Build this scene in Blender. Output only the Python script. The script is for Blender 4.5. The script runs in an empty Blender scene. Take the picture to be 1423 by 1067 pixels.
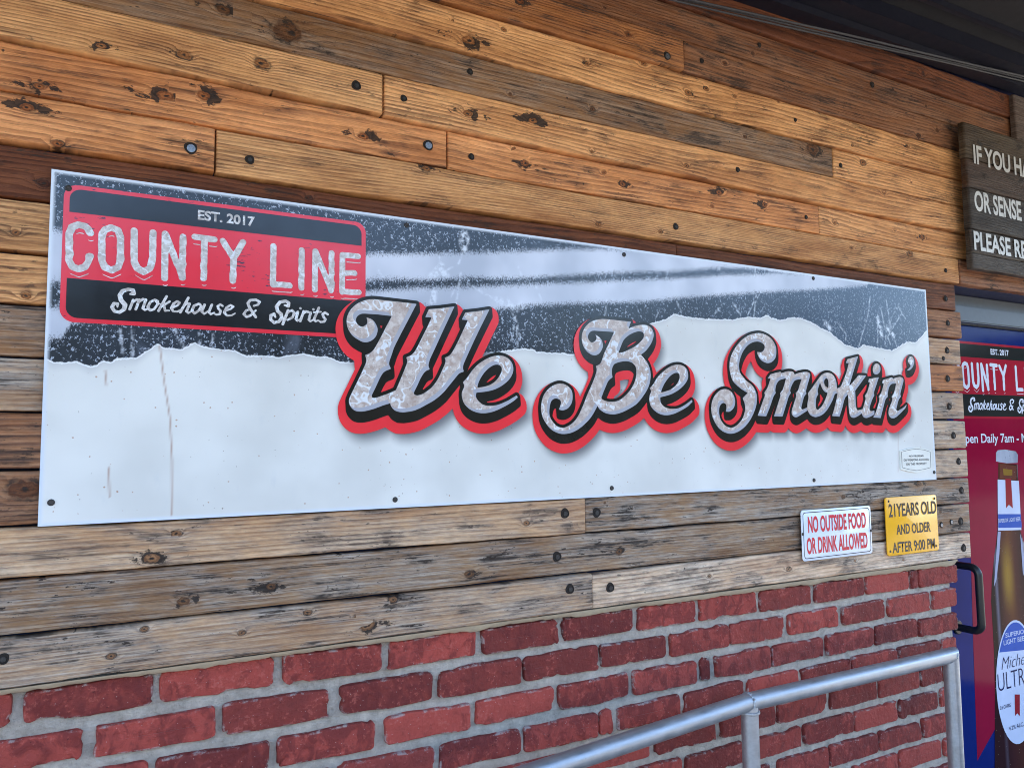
import bpy, bmesh, math, random
import numpy as np
from mathutils import Vector, Matrix
from mathutils.geometry import delaunay_2d_cdt

random.seed(7)
rng = np.random.default_rng(7)
SC = bpy.context.scene
COL = SC.collection

# ------------------------------------------------------------------ camera, sky, sun, exposure
CAM = np.array([0.0, -1.506, 1.6])          # eye 1.6 m up, 1.5 m out from the boards (board faces lie near y = 0)
RT = np.array([[0.88269, -0.4698, -0.01211], [0.02746, 0.07729, -0.99663], [0.46915, 0.87939, 0.08113]])
FPX, PW, PH = 1042.0, 1423.0, 1067.0
cd = bpy.data.cameras.new('camera'); cam = bpy.data.objects.new('camera', cd); COL.objects.link(cam)
cd.sensor_width = 36; cd.lens = FPX / PW * 36; cd.clip_start = 0.05; cd.clip_end = 500
M = Matrix.Identity(4)
for i in range(3):
    M[i][0], M[i][1], M[i][2], M[i][3] = RT[0][i], -RT[1][i], -RT[2][i], CAM[i]
cam.matrix_world = M
SC.camera = cam

w = bpy.data.worlds.new('World'); SC.world = w; w.use_nodes = True
SUN_EL, SUN_AZ = math.radians(52), math.radians(35)      # sun stands behind the building: the wall is in open shade
nt = w.node_tree; bg = nt.nodes['Background']
sky = nt.nodes.new('ShaderNodeTexSky'); sky.sky_type = 'NISHITA'; sky.sun_disc = False
sky.sun_elevation = SUN_EL; sky.sun_rotation = SUN_AZ; sky.air_density = 1.0; sky.dust_density = .7; sky.ozone_density = 1.8
nt.links.new(sky.outputs[0], bg.inputs[0]); bg.inputs[1].default_value = 0.15
sd_ = bpy.data.lights.new('sun', 'SUN'); sun = bpy.data.objects.new('sun', sd_); COL.objects.link(sun)
sd_.energy = 4.4; sd_.angle = math.radians(0.5); sd_.color = (1.0, 0.95, 0.88)
sdir = Vector((math.sin(SUN_AZ) * math.cos(SUN_EL), math.cos(SUN_AZ) * math.cos(SUN_EL), math.sin(SUN_EL)))
sun.rotation_euler = sdir.to_track_quat('Z', 'Y').to_euler(); sun.location = (2, 6, 9)
SC.view_settings.view_transform = 'Standard'; SC.view_settings.look = 'None'
SC.view_settings.exposure = 2.68; SC.view_settings.gamma = 1
SC.cycles.max_bounces = 8; SC.cycles.diffuse_bounces = 4; SC.cycles.use_denoising = True; SC.cycles.filter_width = 1.0

# ------------------------------------------------------------------ geometry helpers
def ray(u, v):
    return RT.T @ np.array([u - (PW / 2), v - (PH / 2), FPX])
def at(u, v, y=0.0):
    """point where a sight line meets the upright plane y; returns (x, z)"""
    d = ray(u, v); t = (y - CAM[1]) / d[1]
    return (CAM[0] + d[0] * t, CAM[2] + d[2] * t)
def at_x(u, z, y=0.0):
    k = (z - CAM[2]) / (y - CAM[1])
    d0 = ray(u, 0); d1 = ray(u, 1) - d0
    v = (k * d0[1] - d0[2]) / (d1[2] - k * d1[1])
    return at(u, v, y)[0]

def link_mesh(name, verts, faces, mats, parent=None, midx=None, smooth=True):
    me = bpy.data.meshes.new(name); me.from_pydata([tuple(v) for v in verts], [], faces); 
    for m in (mats if isinstance(mats, (list, tuple)) else [mats]): me.materials.append(m)
    if midx is not None: me.polygons.foreach_set('material_index', midx)
    if smooth: me.polygons.foreach_set('use_smooth', [True] * len(me.polygons))
    me.update()
    o = bpy.data.objects.new(name, me); COL.objects.link(o)
    if parent: o.parent = parent
    return o
def empty(name, loc=(0, 0, 0)):
    o = bpy.data.objects.new(name, None); COL.objects.link(o); o.empty_display_size = .1; o.location = loc; return o
def tag(o, label=None, cat=None, group=None, kind=None):
    if label: o['label'] = label
    if cat: o['category'] = cat
    if group: o['group'] = group
    if kind: o['kind'] = kind
    return o
def adopt(o, parent):
    """parent keeps its own place, the child keeps its world place"""
    o.parent = parent
    o.matrix_parent_inverse = Matrix.Translation(-parent.location)
    return o

class MB:
    def __init__(s): s.v, s.f, s.m = [], [], []
    def add(s, verts, faces, mi=0):
        n = len(s.v); s.v += [tuple(p) for p in verts]; s.f += [tuple(i + n for i in f) for f in faces]; s.m += [mi] * len(faces)
    def box(s, a, b, mi=0, bev=0.0):
        if bev <= 0:
            x0, y0, z0 = a; x1, y1, z1 = b
            s.add([(x0, y0, z0), (x1, y0, z0), (x1, y1, z0), (x0, y1, z0), (x0, y0, z1), (x1, y0, z1), (x1, y1, z1), (x0, y1, z1)],
                  [(0, 3, 2, 1), (4, 5, 6, 7), (0, 1, 5, 4), (1, 2, 6, 5), (2, 3, 7, 6), (3, 0, 4, 7)], mi)
        else:
            bm = bmesh.new(); bmesh.ops.create_cube(bm, size=1)
            for v in bm.verts: v.co = Vector([(a[i] + b[i]) / 2 + v.co[i] * (b[i] - a[i]) for i in range(3)])
            bmesh.ops.bevel(bm, geom=bm.edges[:], offset=bev, segments=2, affect='EDGES')
            bm.verts.index_update()
            s.add([v.co[:] for v in bm.verts], [[v.index for v in f.verts] for f in bm.faces], mi); bm.free()
    def prism(s, poly, y0, y1, mi=0, side=None):
        """polygon in (x, z), y0 = front"""
        n = len(poly)
        s.add([(x, y0, z) for x, z in poly] + [(x, y1, z) for x, z in poly],
              [tuple(range(n))] + [tuple(range(2 * n - 1, n - 1, -1))], mi)
        s.add([(x, y0, z) for x, z in poly] + [(x, y1, z) for x, z in poly],
              [(i, i + n, (i + 1) % n + n, (i + 1) % n) for i in range(n)], mi if side is None else side)
    def tube(s, path, r, n=16, mi=0, cap=True):
        """round tube through the points with mitred corners"""
        P = [Vector(p) for p in path]; rings = []
        d0 = (P[1] - P[0]).normalized()
        up = Vector((0, 0, 1)) if abs(d0.z) < .9 else Vector((0, 1, 0))
        a = d0.cross(up).normalized(); b = a.cross(d0).normalized()
        base = [a * math.cos(2 * math.pi * k / n) * r + b * math.sin(2 * math.pi * k / n) * r for k in range(n)]
        cur = [P[0] + o for o in base]; rings.append(cur)
        for i in range(1, len(P)):
            d = (P[i] - P[i - 1]).normalized()
            nrm = d if i == len(P) - 1 else (d + (P[i + 1] - P[i]).normalized()).normalized()
            nxt = []
            for q in cur:
                t = (P[i] - q).dot(nrm) / d.dot(nrm); nxt.append(q + d * t)
            cur = nxt; rings.append(cur)
        V = [p[:] for rg in rings for p in rg]; F = []
        for i in range(len(rings) - 1):
            for k in range(n):
                F.append((i * n + k, i * n + (k + 1) % n, (i + 1) * n + (k + 1) % n, (i + 1) * n + k))
        if cap: F += [tuple(range(n - 1, -1, -1)), tuple((len(rings) - 1) * n + k for k in range(n))]
        s.add(V, F, mi)
    def lathe(s, prof, c, axis='y', n=20, mi=0):
        V, F = [], []
        for (r, h) in prof:
            for k in range(n):
                a = 2 * math.pi * k / n
                V.append((c[0] + r * math.cos(a), c[1] + h, c[2] + r * math.sin(a)))
        for i in range(len(prof) - 1):
            for k in range(n): F.append((i * n + k, (i + 1) * n + k, (i + 1) * n + (k + 1) % n, i * n + (k + 1) % n))
        s.add(V, F, mi)
    def build(s, name, mats, parent=None, smooth=True, auto=True):
        o = link_mesh(name, s.v, s.f, mats, None, s.m, smooth)
        if smooth and auto:
            bm = bmesh.new(); bm.from_mesh(o.data); bmesh.ops.remove_doubles(bm, verts=bm.verts[:], dist=1e-6)
            bmesh.ops.recalc_face_normals(bm, faces=bm.faces[:])
            for e in bm.edges:
                if len(e.link_faces) == 2 and e.calc_face_angle(0) > math.radians(35): e.smooth = False
            bm.to_mesh(o.data); bm.free()
        if parent: adopt(o, parent)
        return o

def noise1(x, seed, scale):
    """smooth 1-D value noise in -1..1"""
    r = np.random.default_rng(int(seed) % (2**31)); tab = r.uniform(-1, 1, 512)
    t = np.asarray(x, float) * scale + 200; i = np.floor(t).astype(int); f = t - i; f = f * f * (3 - 2 * f)
    return tab[i % 512] * (1 - f) + tab[(i + 1) % 512] * f

# ------------------------------------------------------------------ material helpers
class N:
    def __init__(s, name):
        s.mat = bpy.data.materials.new(name); s.mat.use_nodes = True; s.t = s.mat.node_tree
        s.b = s.t.nodes['Principled BSDF']
    def node(s, typ, ins=None, **props):
        n = s.t.nodes.new(typ)
        for k, v in props.items(): setattr(n, k, v)
        for k, v in (ins or {}).items(): s.set(n.inputs[k], v)
        return n
    def set(s, sock, v):
        if isinstance(v, bpy.types.NodeSocket): s.t.links.new(v, sock)
        elif isinstance(v, (tuple, list)) and sock.type == 'RGBA': sock.default_value = (*v[:3], 1)
        else: sock.default_value = v
    def m(s, op, a, b=None, c=None, clamp=False):
        n = s.node('ShaderNodeMath', operation=op, use_clamp=clamp)
        for i, v in enumerate((a, b, c)):
            if v is not None: s.set(n.inputs[i], v)
        return n.outputs[0]
    def add(s, a, b): return s.m('ADD', a, b)
    def mul(s, a, b): return s.m('MULTIPLY', a, b)
    def sstep(s, x, e0, e1):
        n = s.node('ShaderNodeMapRange', interpolation_type='SMOOTHSTEP', ins={0: x, 1: e0, 2: e1, 3: 0.0, 4: 1.0}); return n.outputs[0]
    def lin(s, x, a, b, c, d):
        n = s.node('ShaderNodeMapRange', ins={0: x, 1: a, 2: b, 3: c, 4: d}); return n.outputs[0]
    def mix(s, f, a, b, mode='MIX'):
        n = s.node('ShaderNodeMix', data_type='RGBA', blend_type=mode, clamp_factor=True)
        s.set(n.inputs[0], f); s.set(n.inputs[6], a); s.set(n.inputs[7], b); return n.outputs[2]
    def attr(s, name, out='Fac'): return s.node('ShaderNodeAttribute', attribute_name=name).outputs[out]
    def P(s): return s.node('ShaderNodeTexCoord').outputs['Object']
    def vm(s, op, a, b):
        n = s.node('ShaderNodeVectorMath', operation=op); s.set(n.inputs[0], a); s.set(n.inputs[1], b); return n.outputs[0]
    def noise(s, vec, scale=1.0, detail=2.0, rough=.5, dist=0.0, col=False):
        n = s.node('ShaderNodeTexNoise', ins={'Vector': vec, 'Scale': scale, 'Detail': detail, 'Roughness': rough, 'Distortion': dist})
        return n.outputs[1 if col else 0]
    def vor(s, vec, scale, feature='F1', rand=1.0, out=0):
        n = s.node('ShaderNodeTexVoronoi', feature=feature, ins={'Vector': vec, 'Scale': scale, 'Randomness': rand}); return n.outputs[out]
    def bump(s, h, strength=.3, dist=.002):
        n = s.node('ShaderNodeBump', ins={'Strength': strength, 'Distance': dist, 'Height': h}); s.set(s.b.inputs['Normal'], n.outputs[0])
    def out(s, col, rough=.5, metal=0.0, spec=.5, coat=None):
        s.set(s.b.inputs['Base Color'], col); s.set(s.b.inputs['Roughness'], rough); s.set(s.b.inputs['Metallic'], metal)
        s.set(s.b.inputs['Specular IOR Level'], spec)
        if coat: s.set(s.b.inputs['Coat Weight'], coat[0]); s.set(s.b.inputs['Coat Roughness'], coat[1])
        return s.mat
def lin1(c): c = c / 255; return c / 12.92 if c <= .04045 else ((c + .055) / 1.055) ** 2.4
def srgb(r, g, b, k=1.0): return (lin1(r) * k, lin1(g) * k, lin1(b) * k)

def plain(name, col, rough=.5, metal=0.0, var=.12, scale=40, bump=0.0, spec=.5):
    n = N(name); p = n.P()
    f = n.noise(p, scale, 4, .6)
    c = n.mix(n.lin(f, .3, .7, 0, 1), tuple(c * (1 - var) for c in col), tuple(min(1, c * (1 + var)) for c in col))
    if bump: n.bump(f, bump, .002)
    return n.out(c, n.lin(f, .3, .7, rough * .9, min(1, rough * 1.1)), metal, spec)

# ------------------------------------------------------------------ wood
def wood_mat():
    n = N('weathered_boards'); p = n.P()
    seed = n.attr('seed'); tint = n.attr('tint', 'Color'); wea = n.attr('weather', 'Vector'); kn = n.attr('knot', 'Vector'); kok = n.attr('kok')
    sw = n.node('ShaderNodeSeparateXYZ', ins={0: wea}); grey, dark, ringf = sw.outputs
    sk = n.node('ShaderNodeSeparateXYZ', ins={0: kn}); kx, kz, ksm = sk.outputs
    off = n.node('ShaderNodeCombineXYZ', ins={0: n.mul(seed, 13.7), 1: n.mul(seed, 5.3), 2: n.mul(seed, 7.9)}).outputs[0]
    q = n.vm('ADD', p, off)
    far = n.mul(n.m('SUBTRACT', 1.0, n.sstep(kok, .3, 1.0)), 40.0)
    wrp = n.noise(q, 95, 2, .6); wrp2 = n.noise(n.vm('ADD', q, (4, 2, 9)), 34, 2, .5)
    kxx = n.add(n.mul(kx, .66), n.mul(n.m('SUBTRACT', wrp2, .5), 1.1)); kzz = n.add(kz, n.mul(n.m('SUBTRACT', wrp, .5), .9))
    d = n.add(n.m('SQRT', n.add(n.mul(kxx, kxx), n.mul(kzz, kzz))), far)
    near = n.m('EXPONENT', n.mul(n.mul(d, d), -.42))
    sep = n.node('ShaderNodeSeparateXYZ', ins={0: q})
    lo = n.noise(n.vm('MULTIPLY', q, (.9, 1, 8)), 1, 1.5, .5)
    mid = n.noise(n.vm('MULTIPLY', q, (4, 1, 55)), 1, 3, .55)
    h = n.add(n.mul(sep.outputs[2], ringf), n.mul(lo, 9.0))
    h = n.add(h, n.add(n.mul(mid, 1.2), n.mul(near, 1.9)))
    fr = n.m('FRACT', h)
    lat = n.mul(n.m('POWER', n.sstep(fr, .10, .86), 1.6), n.m('SUBTRACT', 1.0, n.sstep(fr, .90, 1.0)))
    fib = n.noise(n.vm('MULTIPLY', q, (8, 1, 400)), 1, 3, .65)
    fib2 = n.noise(n.vm('MULTIPLY', q, (30, 1, 900)), 1, 2, .65)
    blot = n.noise(n.vm('MULTIPLY', q, (2.2, 1, 13)), 1, 4, .6)
    blot2 = n.noise(n.vm('MULTIPLY', q, (8, 1, 26)), 1, 5, .68, .4)
    grain = n.noise(n.vm('MULTIPLY', q, (38, 1, 150)), 1, 4, .7)
    light = n.mix(1.0, tint, (1.16, 1.14, 1.10), 'MULTIPLY')
    dk = n.mix(1.0, tint, (.34, .22, .145), 'MULTIPLY')
    strength = n.lin(blot2, .32, .68, .15, 1.0)
    c = n.mix(n.mul(lat, strength), light, dk)
    fm = n.lin(n.add(n.add(n.mul(fib, .5), n.mul(fib2, .3)), n.mul(grain, .35)), .42, .72, .60, 1.24)
    c = n.mix(1.0, c, n.node('ShaderNodeCombineXYZ', ins={0: n.add(n.mul(fm, .8), .2), 1: fm, 2: fm}).outputs[0], 'MULTIPLY')
    bm_ = n.lin(blot, .3, .7, .46, 1.18)
    c = n.mix(1.0, c, n.node('ShaderNodeCombineXYZ', ins={0: n.add(n.mul(bm_, .8), .2), 1: bm_, 2: n.mul(bm_, n.add(n.mul(bm_, .25), .75))}).outputs[0], 'MULTIPLY')
    # weathered grey patches
    gm = n.m('MULTIPLY', n.sstep(n.add(n.mul(blot2, .6), n.add(n.mul(blot, .35), n.mul(fib, .3))), .50, .74), grey, clamp=True)
    gcol = n.mix(n.lin(n.add(n.mul(fib, .6), n.mul(grain, .4)), .35, .65, 0, 1), (.12, .10, .082), (.56, .50, .43))
    c = n.mix(gm, c, gcol)
    # mildew and scorch streaks
    streak = n.noise(n.vm('MULTIPLY', q, (3.6, 1, 130)), 1, 5, .72)
    dmask = n.m('MULTIPLY', n.sstep(n.add(n.mul(streak, .6), n.mul(blot2, .5)), .57, .67), dark, clamp=True)
    c = n.mix(n.mul(dmask, .92), c, (.026, .018, .014))
    hair = n.sstep(n.noise(n.vm('MULTIPLY', q, (3.0, 1, 330)), 1, 4, .6, .3), .675, .70)
    c = n.mix(n.mul(hair, .75), c, (.03, .02, .014))
    # nail holes
    pq = n.vm('MULTIPLY', q, (1.0, .01, 1.0)); pn = n.node('ShaderNodeTexVoronoi', ins={'Vector': pq, 'Scale': 15.0}); pr = n.node('ShaderNodeSeparateColor', ins={0: pn.outputs[1]})
    pm = n.mul(n.m('SUBTRACT', 1.0, n.sstep(n.add(pn.outputs[0], n.mul(wrp, .05)), .045, .075)), n.m('GREATER_THAN', pr.outputs[0], .60))
    c = n.mix(n.mul(pm, .9), c, (.025, .016, .011))
    # scorched specks that trail along the grain from the knots
    sx = n.add(n.mul(n.m('ABSOLUTE', kx), .20), n.mul(n.m('ABSOLUTE', kz), .55))
    spz = n.mul(n.m('EXPONENT', n.mul(n.m('MAXIMUM', n.add(n.m('SUBTRACT', sx, .45), far), 0.0), -1.05)), ksm)
    spk = n.noise(n.vm('MULTIPLY', q, (95, 1, 230)), 1, 4, .72)
    patch = n.noise(n.vm('ADD', q, (7, 3, 1)), 30, 2, .5)
    spv = n.add(n.mul(spk, .62), n.mul(n.mul(spz, n.sstep(patch, .38, .60)), .42))
    spm = n.mul(n.sstep(spv, .50, .56), n.sstep(spz, .06, .3))
    c = n.mix(n.mul(spm, .92), c, (.020, .014, .011))
    chat = n.sstep(n.add(n.mul(grain, .9), n.mul(blot2, .6)), .875, .94)
    c = n.mix(n.mul(chat, n.add(n.mul(dark, .8), .25)), c, (.035, .022, .015))
    # the knot itself
    ring = n.lin(n.m('SINE', n.add(n.mul(d, 11.0), n.mul(wrp, 6.0))), -1, 1, 0, 1)
    kc = n.mix(n.mul(ring, .6), n.mix(1.0, tint, (.30, .20, .14), 'MULTIPLY'), n.mix(1.0, tint, (.62, .46, .34), 'MULTIPLY'))
    kc = n.mix(n.sstep(n.add(d, n.mul(grain, .5)), .62, .40), kc, (.022, .014, .010))
    kc = n.mix(n.mul(n.sstep(spk, .52, .62), .7), kc, (.028, .018, .012))
    km = n.m('SUBTRACT', 1.0, n.sstep(d, .78, 1.02))
    c = n.mix(n.mul(km, .95), c, kc)
    rim = n.mul(n.mul(n.sstep(d, .80, 1.0), n.m('SUBTRACT', 1.0, n.sstep(d, 1.04, 1.35))), n.sstep(patch, .34, .58))
    c = n.mix(n.mul(rim, .85), c, (.03, .018, .012))
    hgt = n.add(n.add(n.mul(fib, .6), n.mul(fib2, .3)), n.add(n.mul(lat, .35), n.add(n.mul(blot2, .9), n.mul(grain, .5))))
    hgt = n.m('SUBTRACT', hgt, n.add(n.add(n.mul(pm, .8), n.mul(hair, .6)), n.add(n.mul(spm, .4), n.mul(dmask, .35))))
    n.bump(hgt, .65, .004)
    return n.out(c, n.lin(blot2, .3, .7, .52, .78), 0, .35)

WOOD = wood_mat()

class Boards:
    """boards laid side by side in one mesh; every vertex carries its board's colour, wear and its nearest knot"""
    def __init__(s): s.v, s.f, s.tint, s.wea, s.seed, s.knot, s.ok = [], [], [], [], [], [], []
    def board(s, x0, x1, z0, z1, front, back, tint, grey=.2, dark=.2, ring=150, knots=(), seed=1, step=.012, rnd=.004):
        L = x1 - x0; nx = max(4, int(L / step)); xs = np.linspace(x0 + rnd, x1 - rnd, nx)
        xs = np.concatenate([[x0, x0 + rnd * .3], xs, [x1 - rnd * .3, x1]])
        H = z1 - z0; n0 = len(s.v)
        zs = [0, 0, .25 * rnd / H, rnd / H, .11, .18, .26, .34, .42, .5, .58, .66, .74, .82, .89, 1 - rnd / H, 1 - .25 * rnd / H, 1, 1]
        ys = [back, front + rnd, front + rnd * .3, front, front, front, front, front, front, front, front, front, front, front, front, front, front + rnd * .3, front + rnd, back]
        m = len(zs)
        wob0 = noise1(xs, seed * 31 + 1, 9) * .0012 + noise1(xs, seed * 31 + 2, 40) * .0006 + noise1(xs, seed * 31 + 3, 2) * .001
        wob1 = noise1(xs, seed * 31 + 4, 9) * .0012 + noise1(xs, seed * 31 + 5, 40) * .0006 + noise1(xs, seed * 31 + 6, 2) * .001
        cup = noise1(xs, seed * 31 + 7, 1.5) * .0012
        ids = np.full((len(xs), m), -1)
        for i, x in enumerate(xs):
            e = 0.0
            if i in (0, len(xs) - 1): e = rnd
            elif i in (1, len(xs) - 2): e = rnd * .3
            for j in range(m):
                t = zs[j]; z = z0 + wob0[i] + t * (H + wob1[i] - wob0[i])
                y = ys[j] if j in (0, m - 1) else min(back, ys[j] + e + cup[i] * (1 if j not in (1, m - 2) else .3))
                s.v.append((x, y, z))
                best, bk = 1e9, (60.0, 60.0, 0.0)
                for ki, (kx, kz, kr, ks) in enumerate(knots):
                    dx, dz = (x - kx) / kr, (z - kz) / kr
                    dd = math.hypot(dx * .72, dz)
                    if dd < best: best, bk, ids[i, j] = dd, (dx, dz, ks), ki
                s.knot.append(bk); s.tint.append((*tint, 1)); s.wea.append((grey, dark, ring)); s.seed.append(seed * .317 % 10)
        bad = np.zeros(ids.shape, bool); q = ids[1:] != ids[:-1]; bad[1:] |= q; bad[:-1] |= q; q = ids[:, 1:] != ids[:, :-1]; bad[:, 1:] |= q; bad[:, :-1] |= q
        q = ids[1:, 1:] != ids[:-1, :-1]; bad[1:, 1:] |= q; bad[:-1, :-1] |= q; q = ids[1:, :-1] != ids[:-1, 1:]; bad[1:, :-1] |= q; bad[:-1, 1:] |= q
        s.ok += (~bad).astype(float).ravel().tolist()
        N_ = len(xs)
        for i in range(N_ - 1):
            for j in range(m - 1):
                a = n0 + i * m + j; s.f.append((a, a + m, a + m + 1, a + 1))
        s.f.append(tuple(n0 + j for j in range(m))); s.f.append(tuple(n0 + (N_ - 1) * m + j for j in range(m - 1, -1, -1)))
    def build(s, name, parent=None):
        o = link_mesh(name, s.v, s.f, WOOD)
        me = o.data
        a = me.attributes.new('tint', 'FLOAT_COLOR', 'POINT'); a.data.foreach_set('color', np.array(s.tint, np.float32).ravel())
        a = me.attributes.new('weather', 'FLOAT_VECTOR', 'POINT'); a.data.foreach_set('vector', np.array(s.wea, np.float32).ravel())
        a = me.attributes.new('knot', 'FLOAT_VECTOR', 'POINT'); a.data.foreach_set('vector', np.array(s.knot, np.float32).ravel())
        a = me.attributes.new('seed', 'FLOAT', 'POINT'); a.data.foreach_set('value', np.array(s.seed, np.float32))
        a = me.attributes.new('kok', 'FLOAT', 'POINT'); a.data.foreach_set('value', np.array(s.ok, np.float32))
        if parent: adopt(o, parent)
        return o

S = [1.2115, 1.2965, 1.390, 1.475, 1.569, 1.666, 1.7585, 1.848, 1.9375, 2.0305, 2.126, 2.2155, 2.307, 2.401, 2.496, 2.600, 2.692, 2.786, 2.875]
XE, XL, XR = 2.517, -2.2, 6.0
PRD = 1.7
T = {  # board looks: tint (sRGB of the bare wood in daylight), grey, dark, ring frequency
    'orange': (srgb(222, 154, 96), .10, .70, 92), 'tan': (srgb(236, 178, 118), .10, .45, 100), 'ridge': (srgb(238, 182, 122), .08, .38, 165),
    'pale': (srgb(220, 182, 142), .55, .70, 90), 'drift': (srgb(202, 172, 140), .75, 1.0, 105), 'streak': (srgb(172, 140, 106), .75, 1.25, 120),
    'white': (srgb(236, 214, 188), .50, .50, 100), 'umber': (srgb(144, 96, 60), .14, .95, 95), 'rust': (srgb(126, 74, 44), .0, .55, 90),
    'moss': (srgb(152, 116, 80), .40, 1.0, 75), 'honey': (srgb(186, 124, 70), .12, .95, 95), 'bark': (srgb(162, 112, 74), .15, .85, 90)}
BOARDS = [  # row, x0, x1, look, extra depth (mm proud)
    (0, XL, 1.010, 'drift', 3), (0, 1.010, XE - .010, 'white', 2), (1, XL, XE, 'streak', 0), (2, XL, .993, 'pale', 4), (2, .993, XE - .003, 'streak', 3),
    (3, XL, 1.1, 'bark', 1), (3, 1.1, XE + .001, 'drift', 2), (4, XL, .8, 'bark', 4), (4, .8, XE - .004, 'drift', 4), (5, XL, .6, 'drift', 1), (5, .6, XE, 'drift', 1),
    (6, XL, 1.2, 'moss', 3), (6, 1.2, XE + .003, 'honey', 3), (7, XL, .4, 'tan', 2), (7, .4, XE + .001, 'pale', 1), (8, XL, 1.0, 'tan', 5), (8, 1.0, XE + .004, 'bark', 5),
    (9, XL, 1.3, 'rust', -1), (9, 1.3, XE - .002, 'rust', -1), (10, XL, .159, 'orange', 5), (10, .162, XE + .012, 'ridge', 4), (10, XE + .016, XR, 'umber', 5),
    (11, XL, .645, 'orange', 1), (11, .648, 1.853, 'orange', 0), (11, 1.855, XR, 'tan', 0), (12, XL, .493, 'ridge', 6), (12, .497, XR, 'tan', 5),
    (13, XL, 1.926, 'moss', 0), (13, 1.928, XR, 'tan', 1), (14, XL, .20, 'orange', 2), (14, .202, XR, 'tan', 2), (15, XL, 1.337, 'honey', 6), (15, 1.341, XR, 'bark', 3),
    (16, XL, XR, 'umber', 0), (17, XL, 2.95, 'rust', 4)]
KPX = [(255, 80, 9, .5), (309, 85, 4, .3), (363, 92, 10, .6), (54, 121, 6, 1.3), (140, 68, 6, 1.2), (230, 134, 10, 1.4), (283, 134, 10, 1.3),
       (38, 152, 8, 1.1), (80, 202, 6, .5), (402, 45, 22, .6), (1130, 208, 19, .7), (650, 57, 11, 1.2), (630, 31, 5, .4), (700, 43, 5, .4), (815, 90, 6, .9), (893, 90, 7, .7),
       (648, 160, 8, 1.4), (738, 170, 8, 1.5), (715, 208, 5, .4), (730, 227, 8, 1.0), (840, 240, 5, .5), (866, 256, 7, 1.0), (505, 190, 8, 1.4), (590, 236, 7, 1.0), (1000, 268, 8, 1.1),
       (1062, 285, 7, 1.2), (990, 287, 5, .6), (830, 313, 6, .5), (915, 323, 5, .4), (1180, 345, 6, .9), (1282, 330, 7, .9), (1160, 310, 6, .6), (718, 4, 9, .8), (870, 52, 8, .6),
       (955, 130, 8, .9), (980, 125, 6, .8), (1020, 135, 5, .6), (1080, 142, 5, .6), (1275, 190, 7, .6), (1300, 182, 6, .5), (1260, 205, 5, .9), (35, 680, 17, .3), (22, 325, 5, .6), (36, 412, 6, .9),
       (255, 835, 8, 1.0), (375, 815, 7, 1.1), (210, 775, 9, .8), (245, 741, 6, .7), (155, 910, 5, .3), (335, 878, 5, .4), (200, 873, 5, .4), (427, 850, 5, .5), (545, 832, 7, .7), (497, 857, 7, .7),
       (510, 868, 11, .9), (653, 797, 8, .6), (860, 766, 8, .7), (1275, 672, 8, .9), (1095, 790, 6, .5), (985, 800, 4, .4), (1170, 690, 6, .6), (60, 255, 8, .6), (430, 275, 5, .5), (1005, 90, 6, .5), (1280, 105, 7, .8)]

cl = Boards()
prn = random.Random(5)
for bi, (row, x0, x1, look, prd) in enumerate(BOARDS):
    tint, grey, dark, ring = T[look]
    z0, z1 = S[row] + .0026, S[row + 1] - .0026
    kl = []
    for (u, v, r, ks) in KPX:
        x, z = at(u, v, 0)
        if x0 - .02 < x < x1 + .02 and z0 - .008 < z < z1 + .008: kl.append((x, z, r / 1000, ks))
    for q in range(int((x1 - x0) * 1.5)):
        x, z, r = prn.uniform(x0, x1), prn.uniform(z0 + .01, z1 - .01), prn.choice([.003, .004, .005, .006, .009])
        if all(abs(x - k[0]) > .12 for k in kl): kl.append((x, z, r, prn.choice([.1, .2, .4, .9])))
    j = prn.uniform(.80, 1.08); jg = prn.uniform(.95, 1.02)
    cl.board(x0, x1, z0, z1, -prd * PRD / 1000, .022, (tint[0] * j, tint[1] * j * jg, tint[2] * j * jg * jg), grey * prn.uniform(.8, 1.2), dark * prn.uniform(.8, 1.2), ring * prn.uniform(.85, 1.15), kl, seed=bi + 3)
cladding = cl.build('plank_cladding')
tag(cladding, 'reclaimed brown and grey plank cladding covering the wall above the red bricks', 'cladding')

M_HOLE = plain('hole_shadow_wood', (.02, .014, .010), .9, 0, .3)
M_BOLT = plain('bolt_steel', (.30, .31, .33), .42, .9, .35, 300)
M_BOLTD = plain('bolt_rust', (.05, .045, .042), .6, .5, .4, 300)
def bolt(u, v, r, y, bright):
    x, z = at(u, v, y); mb = MB(); c = (x, y, z)
    n = 18; V, F = [], []
    prof = [(1.25, -.0002), (1.12, -.0016), (.98, -.0018), (.9, -.0008), (.0, -.0006)]
    for rr, hh in prof:
        for k in range(n):
            a = 2 * math.pi * k / n; wv = 1 + .06 * math.sin(3 * a + x * 50) * (rr > .95)
            V.append((x + rr * r * wv * math.cos(a), y + hh, z + rr * r * wv * math.sin(a)))
    for i in range(4):
        for k in range(n): F.append((i * n + k, i * n + (k + 1) % n, (i + 1) * n + (k + 1) % n, (i + 1) * n + k))
    mb.add(V, F, 0)
    ro = r * (.80 if bright else .62); hx = [(x + ro * .12 + ro * math.cos(k * math.pi / 3 + .3), z - ro * .18 + ro * math.sin(k * math.pi / 3 + .3)) for k in range(6)]
    if bright: mb.lathe([(ro * 1.02, -.0009), (ro, -.0022), (ro * .5, -.0024), (ro * .45, -.0015), (0, -.0014)], (x + ro * .1, y, z - ro * .12), n=16, mi=1)
    else: mb.prism(hx, y - .0026, y - .0006, 1)
    o = mb.build('bolt', [M_HOLE, M_BOLT if bright else M_BOLTD], cladding)
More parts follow.
